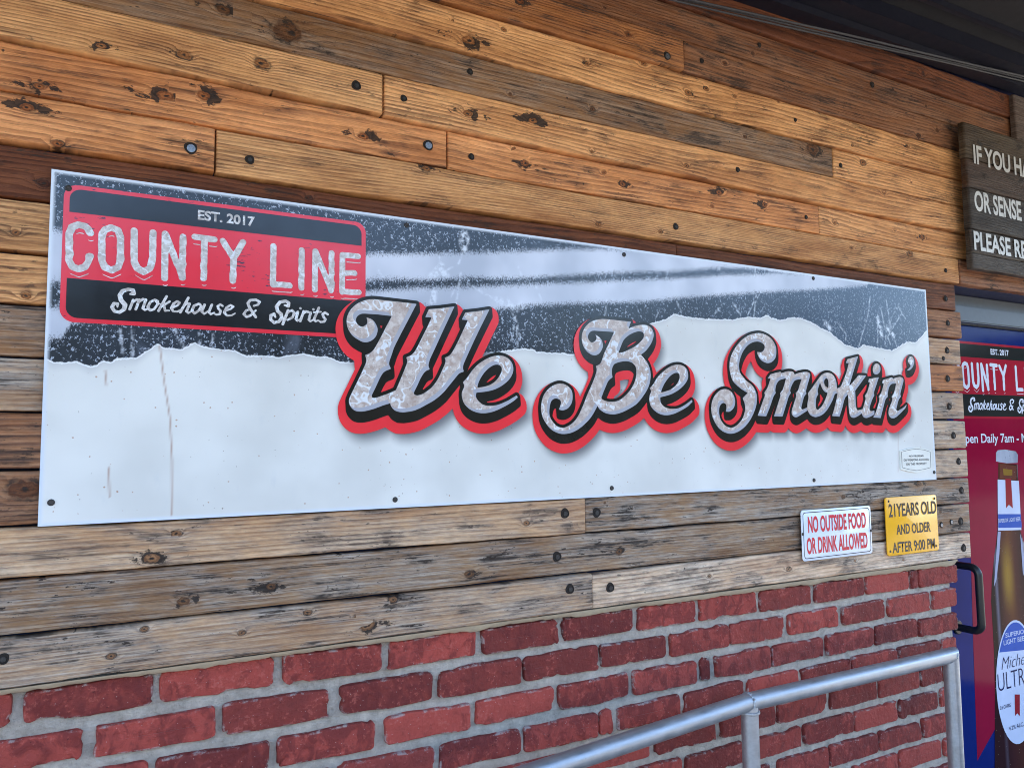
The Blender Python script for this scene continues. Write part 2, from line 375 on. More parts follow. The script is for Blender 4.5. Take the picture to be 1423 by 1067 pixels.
for (u, v, r, br) in [(265, 206, 9, 1), (595, 202, 9, 1), (655, 218, 6, 0), (561, 137, 6, 0), (653, 100, 6, 0), (495, 119, 8, 0), (927, 78, 9, 1), (975, 85, 6, 0), (1212, 118, 8, 0), (1055, 63, 6, 0),
                  (939, 315, 7, 0), (1025, 236, 6, 0), (1105, 167, 5, 0), (1168, 230, 6, 0), (1120, 302, 5, 0), (1314, 376, 6, 0), (347, 222, 7, 0), (785, 713, 9, 0), (829, 712, 9, 0), (774, 773, 9, 0),
                  (792, 818, 9, 0), (848, 816, 9, 0), (1314, 415, 8, 0), (1317, 449, 8, 0), (1316, 487, 9, 0), (1317, 526, 9, 0), (1319, 565, 9, 0), (1325, 605, 9, 0), (1332, 641, 9, 0),
                  (1336, 681, 9, 0), (1335, 724, 10, 0), (1339, 761, 10, 0), (1308, 729, 7, 1), (1322, 725, 7, 1), (1311, 498, 6, 0), (4, 915, 7, 0)]:
    x, z = at(u, v, 0)
    row = max([i for i in range(len(S)) if S[i] <= z] or [0]); fr = 0
    for (rw, x0, x1, lk, prd) in BOARDS:
        if rw == row and x0 <= x <= x1: fr = -prd * PRD / 1000
    bolt(u, v, r / 1000 * 1.05, fr - .0006, br)

# ------------------------------------------------------------------ painted backing wall, caulk, bricks
M_BLUE = plain('blue_wall_paint', srgb(52, 66, 118, .45), .6, 0, .1, 60, .1)
bw = MB()
bw.box((3.664, .0235, 0), (XR, .30, 2.126)); bw.box((XL, .0235, 1.2115), (2.462, .30, 2.126)); bw.box((XL, .0235, 2.1275), (XR, .30, 2.95))
tag(bw.build('backing_wall', M_BLUE), 'blue painted wall showing in the gap between two plank ends beside the door', 'wall')

def brick_mats():
    n = N('painted_brick'); p = n.P(); bc = n.attr('bk', 'Color')
    s = n.node('ShaderNodeSeparateColor', ins={0: bc})
    a = n.noise(p, 22, 5, .62); b = n.noise(p, 130, 4, .65); c3 = n.noise(n.vm('MULTIPLY', p, (1.5, 1, 1)), 26, 4, .6, .8)
    base = n.mix(n.lin(n.add(n.mul(a, .5), n.mul(s.outputs[0], .55)), .25, .8, 0, 1), srgb(116, 50, 45), srgb(172, 76, 66))
    base = n.mix(n.mul(n.sstep(n.add(c3, n.mul(s.outputs[1], .25)), .58, .78), .6), base, srgb(96, 38, 38))
    base = n.mix(n.mul(n.sstep(n.add(b, n.mul(a, .6)), .88, 1.0), .45), base, srgb(190, 104, 92))
    base = n.mix(n.mul(n.sstep(n.noise(p, 55, 5, .7), .66, .74), n.mul(s.outputs[2], .7)), base, srgb(176, 140, 140))
    base = n.mix(n.mul(n.sstep(n.vor(p, 95), .09, .05), .8), base, srgb(200, 180, 175))
    base = n.mix(n.mul(n.sstep(n.noise(p, 85, 4, .6), .31, .25), .6), base, srgb(52, 22, 24))
    n.bump(n.add(n.add(n.mul(a, 1.3), n.mul(b, .5)), n.mul(c3, 1.0)), .85, .008)
    base = n.mix(n.mul(n.mul(n.attr('rim'), n.sstep(n.noise(p, 38, 5, .7), .50, .64)), .75), base, srgb(178, 168, 162))
    m1 = n.out(base, n.lin(a, .3, .7, .62, .85), 0, .22)
    n = N('mortar'); p = n.P()
    a = n.noise(p, 28, 6, .7); b = n.noise(p, 190, 5, .7)
    c = n.mix(n.lin(a, .3, .7, 0, 1), srgb(160, 150, 138), srgb(222, 211, 196))
    c = n.mix(n.mul(n.sstep(b, .58, .72), .5), c, srgb(212, 210, 206))
    c = n.mix(n.mul(n.sstep(b, .36, .26), .6), c, srgb(90, 88, 88))
    c = n.mix(n.mul(n.sstep(n.noise(p, 14, 4, .6), .62, .75), .35), c, srgb(150, 128, 110))
    n.bump(n.add(a, n.mul(b, .9)), 1.0, .009)
    return m1, n.out(c, .9, 0, .2)
M_BRICK, M_MORTAR = brick_mats()
YM, YB = .037, .026            # mortar face, brick face
BR = [
 [(-70, 15), (33, 211), (224, 381), (394, 532), (540, 660.6), (671.7, 776), (782, 880), (888, 969), (974, 1051.6), (1058, 1128), (1133.6, 1200), (1205, 1264.5), (1267, 1275), (1277.5, 1329)],
 [(-60, 113), (129, 298.5), (310, 459.4), (473, 601), (611.7, 724.7), (729.7, 832), (836, 926), (933, 1013), (1015.5, 1090), (1098, 1165.6), (1172, 1230), (1236, 1293), (1297, 1329)],
 [(-150, 25), (40, 203), (216, 375), (385.5, 521), (536, 654.5), (663, 770), (778.6, 874), (882, 969), (975, 988), (995, 1071), (1074.5, 1145), (1150, 1214), (1218, 1276), (1278.6, 1331)],
 [(300, 462), (473, 604), (613, 725), (731, 831.6), (836, 852), (859.6, 947), (952, 1034), (1040, 1111.6), (1115, 1182.5), (1185, 1248), (1250, 1306.5), (1309.5, 1331.6)],
 [(550, 680), (690, 806), (814, 904), (912, 996), (1003, 1077), (1082, 1148), (1155, 1219), (1223, 1278.6), (1282, 1310), (1313, 1333)],
 [(750, 868), (875, 947), (955, 1034), (1040, 1113), (1119, 1186), (1188.6, 1247.6), (1251.6, 1304.6), (1309, 1335)],
 [(900, 990), (1000, 1072), (1083, 1152), (1155.5, 1221), (1223, 1280), (1284, 1334)],
 [(1030, 1108), (1115, 1182), (1187.5, 1249), (1252, 1310), (1313.5, 1335)],
 [(1150, 1218), (1222, 1280), (1284, 1336)]]
bk = MB(); bcol = []; rim = []
def one_brick(x0, x1, z0, z1, seed):
    r = np.random.default_rng(seed); n = 44; cx, cz = (x0 + x1) / 2, (z0 + z1) / 2; hw, hh = (x1 - x0) / 2, (z1 - z0) / 2
    tilt = r.uniform(-.012, .012) * min(1, hw / .06); cr = r.uniform(.005, .013, 4)
    cr = np.minimum(cr, hw * .6)
    pts = []
    per = 11
    for q, (sx, sz) in enumerate([(1, 1), (-1, 1), (-1, -1), (1, -1)]):
        c = (sx * (hw - cr[q]), sz * (hh - cr[q])); a0 = [0, 90, 180, 270][q]
        for k in range(5):
            a = math.radians(a0 + 90 * k / 4); pts.append((c[0] + cr[q] * math.cos(a), c[1] + cr[q] * math.sin(a)))
        nq = (q + 1) % 4; sx2, sz2 = [(1, 1), (-1, 1), (-1, -1), (1, -1)][nq]
        e = pts[-1]; f = (sx2 * (hw - (cr[nq] if q in (0, 2) else 0)), sz2 * (hh - (cr[nq] if q in (1, 3) else 0)))
        m = 14 if q in (0, 2) else 4
        for k in range(1, m): pts.append((e[0] + (f[0] - e[0]) * k / m, e[1] + (f[1] - e[1]) * k / m))
    n = len(pts); th = np.arange(n)
    def per_noise(sc, amp):
        k = max(3, int(n / sc)); t = r.uniform(-1, 1, k); xx = th / n * k; i = np.floor(xx).astype(int); fr = xx - i; fr = fr * fr * (3 - 2 * fr)
        return (t[i % k] * (1 - fr) + t[(i + 1) % k] * fr) * amp
    wob = per_noise(7, .0022) + per_noise(3, .0014) + per_noise(1.5, .0007)
    chips = np.where(per_noise(4, 1) > .72, .004, 0)
    nrm = []
    for k in range(n):
        ax, az = pts[(k + 1) % n]; bx, bz = pts[k - 1]; dx, dz = ax - bx, az - bz; l = math.hypot(dx, dz) or 1; nrm.append((dz / l, -dx / l))
    V = []
    face = YB + r.uniform(-.0025, .0025); dp = r.uniform(-.01, .01)
    rings = [(.0012, .016, 1.0), (.0004, .0048, 1.0), (-.0004, .0014, 1.0), (-.0018, .0002, 1.0), (-.0042, .0, .9)]
    for (o, dep, wk) in rings:
        for k in range(n):
            g = o + (wob[k] - chips[k]) * wk
            x = cx + pts[k][0] + nrm[k][0] * g; z = cz + pts[k][1] + nrm[k][1] * g + tilt * pts[k][0]
            V.append((x, face + dep + dp * pts[k][0] + chips[k] * .5 * wk + r.uniform(-.0003, .0003), z))
    lump = per_noise(5, .0012)
    for wk, amp in ((.5, 1.0), (.0, .3)):
        for k in range(n):
            sxp = max(-(hw - min(hh, hw * .8)), min(hw - min(hh, hw * .8), pts[k][0])); V.append((cx + sxp + (pts[k][0] - sxp) * wk * .75, face + dp * pts[k][0] + lump[k] * amp - .0003, cz + pts[k][1] * wk * .75 + tilt * pts[k][0]))
    F = []
    for i in range(len(rings) + 1):
        for k in range(n): F.append((i * n + k, i * n + (k + 1) % n, (i + 1) * n + (k + 1) % n, (i + 1) * n + k))
    bk.add(V, F, 0)
    cc = (r.uniform(), r.uniform(), r.uniform(), 1); bcol.extend([cc] * len(V)); rim.extend([1.0] * (4 * n) + [0.0] * (len(V) - 4 * n))
seed = 100; HB, PB = .0545, .0765
for ci in range(16):
    zb = 1.1425 - PB * ci; zt = zb + HB
    lst = []
    if ci < len(BR): lst = [(at_x(a, (zb + zt) / 2, YB), at_x(b, (zb + zt) / 2, YB)) for a, b in BR[ci]]
    left = lst[0][0] - .016 if lst else 2.45 - (.10 if ci % 2 else 0)
    if not lst: lst = [(2.353, 2.45)] if ci % 2 else []
    x = left
    while x > XL: lst.append((x - .2, x)); x -= .216
    for (a, b) in lst:
        slope = -.004 * (a + b) / 2 * .8
        one_brick(a, b, zb + slope + random.uniform(-.001, .001), zt + slope * .9 + random.uniform(-.0015, .0015), seed); seed += 1
xs = np.arange(XL, 2.446, .012); zs = np.arange(0, 1.213, .011)
V = []
for z in zs:
    yy = YM + noise1(xs, int(z * 1000) // 20, 12) * .0012 + noise1(xs, int(z * 1000), 55) * .0011
    for x, y in zip(xs, yy): V.append((x, y, z))
nx = len(xs); F = [(j * nx + i, j * nx + i + 1, (j + 1) * nx + i + 1, (j + 1) * nx + i) for j in range(len(zs) - 1) for i in range(nx - 1)]
bk.add(V, F, 1); bcol.extend([(0, 0, 0, 1)] * len(V))
v8 = len(bk.v); bk.box((XL, .0405, 0), (2.4445, .30, 1.2105), 1); bcol.extend([(0, 0, 0, 1)] * (len(bk.v) - v8))
brick = link_mesh('brick_wall', bk.v, bk.f, [M_BRICK, M_MORTAR], None, bk.m)
a = brick.data.attributes.new('bk', 'FLOAT_COLOR', 'POINT'); a.data.foreach_set('color', np.array(bcol, np.float32).ravel())
rim.extend([0.0] * (len(bk.v) - len(rim))); a = brick.data.attributes.new('rim', 'FLOAT', 'POINT'); a.data.foreach_set('value', np.array(rim, np.float32))
tag(brick, 'red painted brick wall with grey mortar below the planks', 'brick wall')
M_CAULK = plain('beige_caulk', srgb(206, 196, 170), .6, 0, .10, 60, .25)
xs = np.arange(XL, 2.452, .012); V = []; 
lo = 1.1975 + noise1(xs, 3, 14) * .0022 + noise1(xs, 4, 60) * .0018
for i, x in enumerate(xs):
    sl = -.004 * x * .6
    V += [(x, .003, 1.2112), (x, .006, 1.2085), (x, .0165, lo[i] + .003 + sl), (x, .0245, lo[i] + sl), (x, .04, lo[i] + .001 + sl)]
F = [(i * 5 + j, i * 5 + 5 + j, i * 5 + 6 + j, i * 5 + 1 + j) for i in range(len(xs) - 1) for j in range(4)]
adopt(link_mesh('caulk_strip', V, F, M_CAULK), brick)
#PART2
# ------------------------------------------------------------------ drawn lettering: outlines -> distance fields -> flat meshes
TILE = {'A': (460, 400, 10.164), 'B': (460, 480, 10.164), 'C': (560, 410, 10.164), 'D': (540, 485, 10.164), 'E': (620, 480, 10.158),
        'F': (790, 430, 10.164), 'G': (740, 515, 10.164), 'H': (820, 490, 10.164), 'I': (880, 490, 10.667), 'J': (980, 450, 11.858), 'K': (980, 525, 11.858),
        'L': (1040, 500, 11.858), 'M': (1110, 480, 9.7), 'N': (1180, 480, 9.7), 'P': (145, 390, 7.115), 'Q': (325, 400, 9.487), 'R': (60, 230, 5.929), 'T': (280, 250, 5.929),
        'U': (60, 430, 3.234), 'V': (880, 340, 3.388), 'W': (520, 300, 3.745), 'X': (1, 1, 1), 'px': (0, 0, 1)}
YS = -.0135                       # sign face
def parse(txt, y=YS):
    t = TILE['px']; out = []
    for tok in txt.split():
        if tok[0] == '@': t = TILE[tok[1:]]; continue
        cor = tok.endswith('*'); tok = tok.rstrip('*'); p = [float(q) for q in tok.split(',')]
        x, z = at(t[0] + p[0] / t[2], t[1] + p[1] / t[2], y)
        out.append((x, z, cor, p[2] if len(p) > 2 else 0))
    return out
def smooth_loop(pts, sub=5):
    n = len(pts); out = []
    for i in range(n):
        p0, p1, p2, p3 = [np.array(pts[(i + k - 1) % n][:2]) for k in range(4)]
        c1, c2 = pts[i][2], pts[(i + 1) % n][2]
        m1 = (p2 - p1) * .8 if c1 else (p2 - p0) * .5
        m2 = (p2 - p1) * .8 if c2 else (p3 - p1) * .5
        L = np.linalg.norm(p2 - p1)
        for m in (m1, m2):
            l = np.linalg.norm(m)
            if l > 1.3 * L: m *= 1.3 * L / l
        for s in range(sub):
            t = s / sub; h = (2*t**3 - 3*t*t + 1, t**3 - 2*t*t + t, -2*t**3 + 3*t*t, t**3 - t*t)
            out.append(h[0] * p1 + h[1] * m1 + h[2] * p2 + h[3] * m2)
    return np.array(out)
class Field:
    def __init__(s, x0, x1, z0, z1, h):
        s.x0, s.z0, s.h = x0, z0, h; s.nx, s.nz = int((x1 - x0) / h) + 2, int((z1 - z0) / h) + 2
        s.X = x0 + np.arange(s.nx) * h; s.Z = z0 + np.arange(s.nz) * h; s.f = np.full((s.nz, s.nx), .2)
    def window(s, P, mar):
        i0 = max(0, int((P[:, 0].min() - mar - s.x0) / s.h)); i1 = min(s.nx, int((P[:, 0].max() + mar - s.x0) / s.h) + 2)
        j0 = max(0, int((P[:, 1].min() - mar - s.z0) / s.h)); j1 = min(s.nz, int((P[:, 1].max() + mar - s.z0) / s.h) + 2)
        return slice(j0, j1), slice(i0, i1)
    def poly_d(s, P, win):
        gx, gz = np.meshgrid(s.X[win[1]], s.Z[win[0]]); best = np.full(gx.shape, 1e9); ins = np.zeros(gx.shape, bool)
        n = len(P)
        for i in range(n):
            ax, az = P[i]; bx, bz = P[(i + 1) % n]; dx, dz = bx - ax, bz - az; L2 = dx * dx + dz * dz
            if L2 < 1e-14: continue
            t = np.clip(((gx - ax) * dx + (gz - az) * dz) / L2, 0, 1)
            np.minimum(best, (gx - ax - t * dx) ** 2 + (gz - az - t * dz) ** 2, out=best)
            if (az > bz) or (az < bz):
                c = ((az > gz) != (bz > gz)); c &= gx < (bx - ax) * (gz - az) / (bz - az) + ax; ins ^= c
        dd = np.sqrt(best); dd[ins] *= -1; return dd
    def glyph(s, outer, holes=(), mar=.04):
        win = s.window(outer, mar); d = s.poly_d(outer, win)
        for h in holes: d = np.maximum(d, -s.poly_d(h, win))
        s.f[win] = np.minimum(s.f[win], d)
    def stroke(s, P, R, mar=.02):
        P = np.asarray(P); win = s.window(P, mar + max(R)); gx, gz = np.meshgrid(s.X[win[1]], s.Z[win[0]]); best = s.f[win].copy()
        for i in range(len(P) - 1):
            ax, az = P[i]; dx, dz = P[i + 1] - P[i]; L2 = dx * dx + dz * dz or 1e-12
            t = np.clip(((gx - ax) * dx + (gz - az) * dz) / L2, 0, 1)
            np.minimum(best, np.hypot(gx - ax - t * dx, gz - az - t * dz) - (R[i] + (R[i + 1] - R[i]) * t), out=best)
        s.f[win] = best
    def shifted(s, dx, dz, f=None):
        """field moved by (dx, dz)"""
        f = s.f if f is None else f
        fi, fj = dx / s.h, dz / s.h; ii = np.clip(np.arange(s.nx) - fi, 0, s.nx - 1.001); jj = np.clip(np.arange(s.nz) - fj, 0, s.nz - 1.001)
        i, j = ii.astype(int), jj.astype(int); a, b = (ii - i)[None, :], (jj - j)[:, None]
        return (f[np.ix_(j, i)] * (1 - a) + f[np.ix_(j, i + 1)] * a) * (1 - b) + (f[np.ix_(j + 1, i)] * (1 - a) + f[np.ix_(j + 1, i + 1)] * a) * b
    def sample(s, x, z, f):
        ii = np.clip((np.asarray(x) - s.x0) / s.h, 0, s.nx - 1.001); jj = np.clip((np.asarray(z) - s.z0) / s.h, 0, s.nz - 1.001)
        i, j = ii.astype(int), jj.astype(int); a, b = ii - i, jj - j
        return (f[j, i] * (1 - a) + f[j, i + 1] * a) * (1 - b) + (f[j + 1, i] * (1 - a) + f[j + 1, i + 1] * a) * b
    def flat(s, name, f, y, mat, parent=None, tol=.00022, xf=None):
        """flat sheet where f < 0, at depth y"""
        f = np.pad(f, 1, constant_values=.01) + 1e-7; ins = f < 0
        pts, idx, nxt = [], {}, {}
        X = lambda i: s.x0 + (i - 1) * s.h
        Z = lambda j: s.z0 + (j - 1) * s.h
        def ep(j, i, hor):
            k = (j, i, hor)
            if k not in idx:
                a = f[j, i]; b = f[j, i + 1] if hor else f[j + 1, i]; t = a / (a - b)
                idx[k] = len(pts); pts.append((X(i) + (t * s.h if hor else 0), Z(j) + (0 if hor else t * s.h)))
            return idx[k]
        code = ins[:-1, :-1] * 1 + ins[:-1, 1:] * 2 + ins[1:, 1:] * 4 + ins[1:, :-1] * 8
        TAB = {1: [(3, 0)], 2: [(0, 1)], 3: [(3, 1)], 4: [(1, 2)], 5: [(3, 2), (1, 0)], 6: [(0, 2)], 7: [(3, 2)], 8: [(2, 3)], 9: [(2, 0)], 10: [(0, 3), (2, 1)], 11: [(2, 1)], 12: [(1, 3)], 13: [(1, 0)], 14: [(0, 3)]}
        for j, i in zip(*np.nonzero((code > 0) & (code < 15))):
            E4 = lambda e: ep(j, i, 1) if e == 0 else ep(j, i + 1, 0) if e == 1 else ep(j + 1, i, 1) if e == 2 else ep(j, i, 0)
            for a, b in TAB[int(code[j, i])]: nxt[E4(a)] = E4(b)
        V2, ED = [], []
        seen = set()
        for st in list(nxt):
            if st in seen: continue
            lp = []; k = st
            while k not in seen and k in nxt: seen.add(k); lp.append(k); k = nxt[k]
            if len(lp) < 4: continue
            P = np.array([pts[k] for k in lp])
            keep = simplify(P, tol)
            if len(keep) < 3: continue
            b = len(V2); V2 += [Vector(P[k]) for k in keep]; ED += [(b + k, b + (k + 1) % len(keep)) for k in range(len(keep))]
        vs, es, fs, *_ = delaunay_2d_cdt(V2, ED, [], 0, 1e-7)
        vs = np.array([v[:] for v in vs]); fs = np.array([f_[:] for f_ in fs if len(f_) == 3])
        c = vs[fs].mean(1); ok = s.sample(c[:, 0], c[:, 1], f[1:-1, 1:-1]) < 0
        fs = fs[ok]
        a, b, c = vs[fs[:, 0]], vs[fs[:, 1]], vs[fs[:, 2]]
        cr = (b[:, 0]-a[:, 0])*(c[:, 1]-a[:, 1]) - (b[:, 1]-a[:, 1])*(c[:, 0]-a[:, 0])
        fs = [tuple(q) if k > 0 else tuple(q[::-1]) for q, k in zip(fs.tolist(), cr)]
        if xf: vs = np.array([xf(*p) for p in vs])
        return link_mesh(name, [(p[0], y, p[1]) for p in vs], fs, mat, parent, None, False)
def simplify(P, tol):
    n = len(P); far = int(np.argmax(((P - P[0]) ** 2).sum(1)))
    def dp(i, j):
        st, out = [(i, j)], []
        while st:
            a, b = st.pop()
            idx = np.arange(a, b + 1) % n
            if b - a < 2: out.append(a); continue
            p, q = P[a % n], P[b % n]; d = q - p; L = np.hypot(*d)
            r = P[idx[1:-1]] - p
            dist = np.abs(r[:, 0] * d[1] - r[:, 1] * d[0]) / L if L > 1e-12 else np.hypot(r[:, 0], r[:, 1])
            k = int(np.argmax(dist))
            if dist[k] > tol: st += [(a, a + 1 + k), (a + 1 + k, b)]
            else: out.append(a)
        return out
    return sorted(set(k % n for k in dp(0, far) + dp(far, n)))

GL = {
 'W': (['@A 1200,232* 1000,208 720,178 570,165 440,190 330,250 250,340 212,450 225,560 280,660 350,720 450,770 540,760 610,710 645,640 648,570 610,490 560,445 490,420* 505,470 497,515 450,548 400,545 355,500 345,450 365,405 420,372 500,370 650,380 850,402* 760,570 700,690 640,800 590,880 540,925 472,952* '
        '@B 490,200 480,260 450,330 360,520 280,680 245,770 255,840 300,900 360,930 460,930 600,895 720,850 830,815* 835,850 870,900 920,930 1020,945 @D 120,890 240,890 380,860 520,790 640,720 760,620 860,500 940,400 990,345 1055,322* 1040,270 1048,220 @C 870,920 960,720 1080,470 1212,207* 1030,235 870,252* 820,352* 905,358* 850,480 760,670 690,800 640,860 578,887* 592,930 580,980 '
        '@D 770,245 700,400 620,520 540,590 460,640 390,655 350,635 355,600 400,510 440,420 490,340 530,305 572,290* 555,240 560,200 @C 375,900 460,720 560,500 720,165* 530,190 355,205* 305,315* 395,320* 340,440 260,600 190,740 140,820 90,860 35,882* @D 255,170 240,230 180,380 @B 908,632* 800,680 700,715 620,740 575,735 570,700 600,640 650,530 700,430 750,370 840,332* 815,280 815,230 850,130 @A 880,850 960,690 1080,460']),
 'e1': (['@E 225,522* 290,450 360,350 450,260 560,190 650,155 740,143 830,165 900,220 935,300 930,390 880,480 790,560 680,620 560,650 415,668* 412,730 450,790 510,835 600,853 720,838 840,790 920,745 985,705* 1000,735* 920,800 800,870 680,925 560,955 440,950 330,905 250,830 215,740 212,660 238,600 242,560', '@E 430,598* 445,530 490,440 560,350 640,290 710,272 765,300 772,360 735,440 680,510 600,560 520,585']),
 'B': (['@F 870,178* 700,160 520,140 420,142 320,170 240,230 190,310 172,400 185,490 230,575 300,635 370,650 430,615 470,540 470,480 440,410 362,355* 382,400 370,440 330,468 295,460 265,410 268,360 300,315 350,303 480,312 630,322* 560,470 490,620 440,760 372,800* 385,850 370,920 330,1030 '
        '@G 760,340 690,520 620,660 540,750 450,800 400,805 330,780 260,700 228,620 228,540 245,450 280,405 330,393 380,420 388,470 360,550* 420,560 490,530 540,460 555,370 540,280 480,215 390,183 300,200 210,260 140,360 110,480 112,590 150,700 230,810 320,870 420,895 540,875 660,810 770,710 840,620 905,498* 940,550 1020,600 1130,618 1250,590 @H 557,784 650,720 740,610 810,490 840,370 838,260 800,150 740,70 @F 1010,642* 1080,585 1150,490 1185,400 1190,340 1160,270 1100,230 1030,220 950,230 880,252 832,278*',
        '@F 690,618* 720,540 770,430 850,360 940,320 1000,312 1045,340 1045,400 1000,460 930,520 840,570 760,605', '@H 325,165* 400,135 500,122 580,145 630,205 640,290 620,400 560,520 470,620 380,680 280,695 200,680 150,650 160,600 200,500 240,410 270,375 305,350* 295,290 300,220']),
 'e2': (['@I 228,528* 280,470 340,370 430,280 530,210 630,180 720,195 780,250 800,330 790,400 740,480 650,560 540,620 440,650 385,662* 390,730 420,780 470,815 550,832 650,825 760,770 850,700* 865,725* 790,800 680,865 580,910 470,928 370,905 290,850 240,780 222,700 225,640 245,590 247,560', '@I 398,592* 410,540 460,440 530,350 600,305 650,305 670,340 665,400 620,480 550,540 480,570']),
 'S': (['@J 832,463* 860,540 910,605 1000,648 1080,630 1140,560 1155,460 1140,360 1080,260 1000,195 900,158 800,160 680,200 560,290 460,420 400,550 380,680 390,800 430,930 @K 500,120 570,180 680,250* 598,335* 630,420 640,500 625,590 590,680 520,765 440,815 370,815 300,775 245,700 215,600 215,500 240,440 285,413 325,440 332,500 322,560* 390,555 450,500 475,420 470,340 430,250 370,200 300,185 220,210 140,290 95,390 80,500 90,600 130,710 200,820 290,890 390,920 500,900 620,820 720,700 790,560 830,420 832,290 800,190 740,110 660,50 @J 620,890 560,810 540,700 555,590 600,470 670,370 760,310 850,295 920,320 960,370 950,430 905,470']),
 'm': (['@L 345,240* 300,308* 345,312* 330,360 290,470 240,545* 252,585 200,735 135,920* 275,930* 330,800 395,610 435,545* 425,510 440,420 480,350 540,320 600,308* 570,420 540,500 500,550* 510,590 460,750 405,930* 545,935* 600,760 645,610 685,545* 672,510 690,440 740,350 800,325 858,318* 820,430 800,500 758,550* 770,590 730,720 695,840 700,900 740,940 790,940 870,890 965,830* 965,770* 900,808 855,808 870,720 900,610 940,555* 930,520 960,400 1000,260 985,215 940,200 870,205 800,220 745,245* 720,200 680,190 620,190 525,222* 512,198* 430,215']),
 'o': (['@M 107,645* 150,590 220,490 290,400 360,368 430,385 475,440 495,510 500,582* 540,560 570,520* 580,560* 550,610 500,645 470,660 440,740 380,850 320,920 260,955 200,965 140,935 105,870 100,790 115,700', '@M 330,470 355,445 380,470 385,540 378,572* 345,550 328,510', '@M 272,505* 295,570 330,620 372,642* 340,730 300,810 250,862 222,855 215,790 222,710 248,655* 240,610 255,550']),
 'k': (['@M 785,148* 635,188* 622,238* 658,240* 620,380 565,520 505,650* 490,740 435,950* 535,960* 575,830 605,715 648,660* 652,760 660,880 680,950 720,975 770,960 845,908* 845,855* 790,872 765,860 752,760 745,610* 820,510 895,405* 790,402* 725,480 665,548* 710,400']),
 'i': (['@N 385,430* 250,450* 240,490* 262,505* 230,620 195,680* 205,720 170,840 155,910 175,960 220,978 270,960 325,930* 325,875* 285,885 262,870 265,820 300,720 325,675* 320,630 350,540']),
 'dot': (['@N 352,243 390,262 408,310 395,365 355,393 318,380 300,330 315,270']),
 'n': (['@N 565,430* 440,465* 425,508* 450,520* 415,640 380,690* 392,730 350,880 310,970* 410,978* 440,860 475,730 508,690* 505,650 525,560 560,520 615,515* 590,630 555,690* 567,730 530,830 512,900 530,960 570,982 620,965 700,890 745,840 760,795* 725,830 680,860 640,880 620,870 625,840 650,740 682,690* 675,650 700,550 718,470 700,435 660,425 600,440 572,455*']),
 'q': (['@N 762,335* 800,300 812,270 780,230 775,190 800,155 835,155 860,200 858,250 830,310 790,338'])}
SX0, SZ1 = at(72, 235, YS); SX1, SZ0 = at(1301.5, 667, YS)
SX0 = (SX0 + at(52, 730, YS)[0]) / 2; SZ0 = (SZ0 + at(52, 730, YS)[1]) / 2; SZ1 = (SZ1 + at(1287, 403, YS)[1]) / 2
FD = Field(.28, SX1 + .02, SZ0, SZ1, .0016)
for k, lst in GL.items():
    loops = [smooth_loop(parse(t)) for t in lst]; FD.glyph(loops[0], loops[1:], .06)
letters = FD.f
def sweep(f, d0, d1, n):
    out = None
    for t in np.linspace(0, 1, n):
        g = FD.shifted(d0[0] + (d1[0] - d0[0]) * t, d0[1] + (d1[1] - d0[1]) * t, f); out = g if out is None else np.minimum(out, g)
    return out
f_black = sweep(letters, (0, 0), (.001, -.0155), 9) - .0072
f_red = sweep(letters, (.0005, -.0165), (.001, -.0225), 5) - .0225
f_tex = np.maximum(letters, FD.shifted(-.0062, .0070)) + .0004
for g in (.33, .66): f_tex = np.maximum(f_tex, FD.shifted(-.0062 * g, .0070 * g))

# ---- sign materials (printed vinyl; soft sheen so that the sky shows in it)
def vinyl(name, col, rough=.22, var=.06, wear=None, spec=.42):
    n = N(name); p = n.P()
    f = n.noise(p, 9, 4, .6)
    c = n.mix(n.lin(f, .3, .7, 0, 1), tuple(c * (1 - var) for c in col), tuple(c * (1 + var) for c in col))
    if wear:
        s = n.noise(n.vm('MULTIPLY', p, (55, 1, 240)), 1, 3, .6); g = n.noise(p, 11, 3, .6)
        c = n.mix(n.sstep(n.add(n.mul(s, .7), n.mul(g, .42)), .70, .725), c, wear)
    o = n.noise(p, 260, 2, .5); n.bump(n.add(o, n.mul(f, 3)), .05, .001)
    return n.out(c, n.lin(n.noise(p, 30, 4, .6), .3, .7, rough * .6, rough * .9), 0, spec)
V_BLACK = vinyl('printed_black', (.014, .013, .011), .22)
V_RED = vinyl('printed_red', srgb(236, 56, 64), .24)
V_RED2 = vinyl('badge_red', srgb(230, 52, 68), .24, .06, (.03, .03, .06))
V_NAVY = vinyl('badge_black', (.014, .015, .018), .2)
V_BEVEL = vinyl('letter_edge_grey', srgb(170, 172, 182), .25)
V_WHITE = vinyl('printed_white', srgb(232, 234, 236), .25)
def stone(name, dark, mid, scale=1.0):
    n = N(name); p = n.P()
    a = n.noise(p, 60 * scale, 5, .65, .4); b = n.noise(n.vm('ADD', p, (2, 0, 5)), 150 * scale, 4, .62); big = n.noise(p, 14 * scale, 3, .5); w = n.noise(n.vm('ADD', p, (9, 0, 1)), 78 * scale, 2, .5, .5)
    c = n.mix(n.lin(a, .35, .65, 0, 1), dark, mid)
    c = n.mix(n.mul(n.sstep(b, .60, .70), .6), c, tuple(x * .55 for x in dark))
    c = n.mix(n.sstep(n.add(w, n.mul(n.m('SUBTRACT', big, .5), .55)), .625, .66), c, srgb(222, 226, 230))
    c = n.mix(n.mul(n.sstep(b, .37, .31), .85), c, srgb(216, 218, 220))
    cr = n.m('ABSOLUTE', n.m('SUBTRACT', n.noise(n.vm('ADD', p, (3, 1, 7)), 11 * scale, 3, .5), .5))
    c = n.mix(n.m('SUBTRACT', 1.0, n.sstep(cr, .004, .011)), c, srgb(226, 228, 230))
    return n.out(c, n.lin(a, .3, .7, .2, .32), 0, .45)
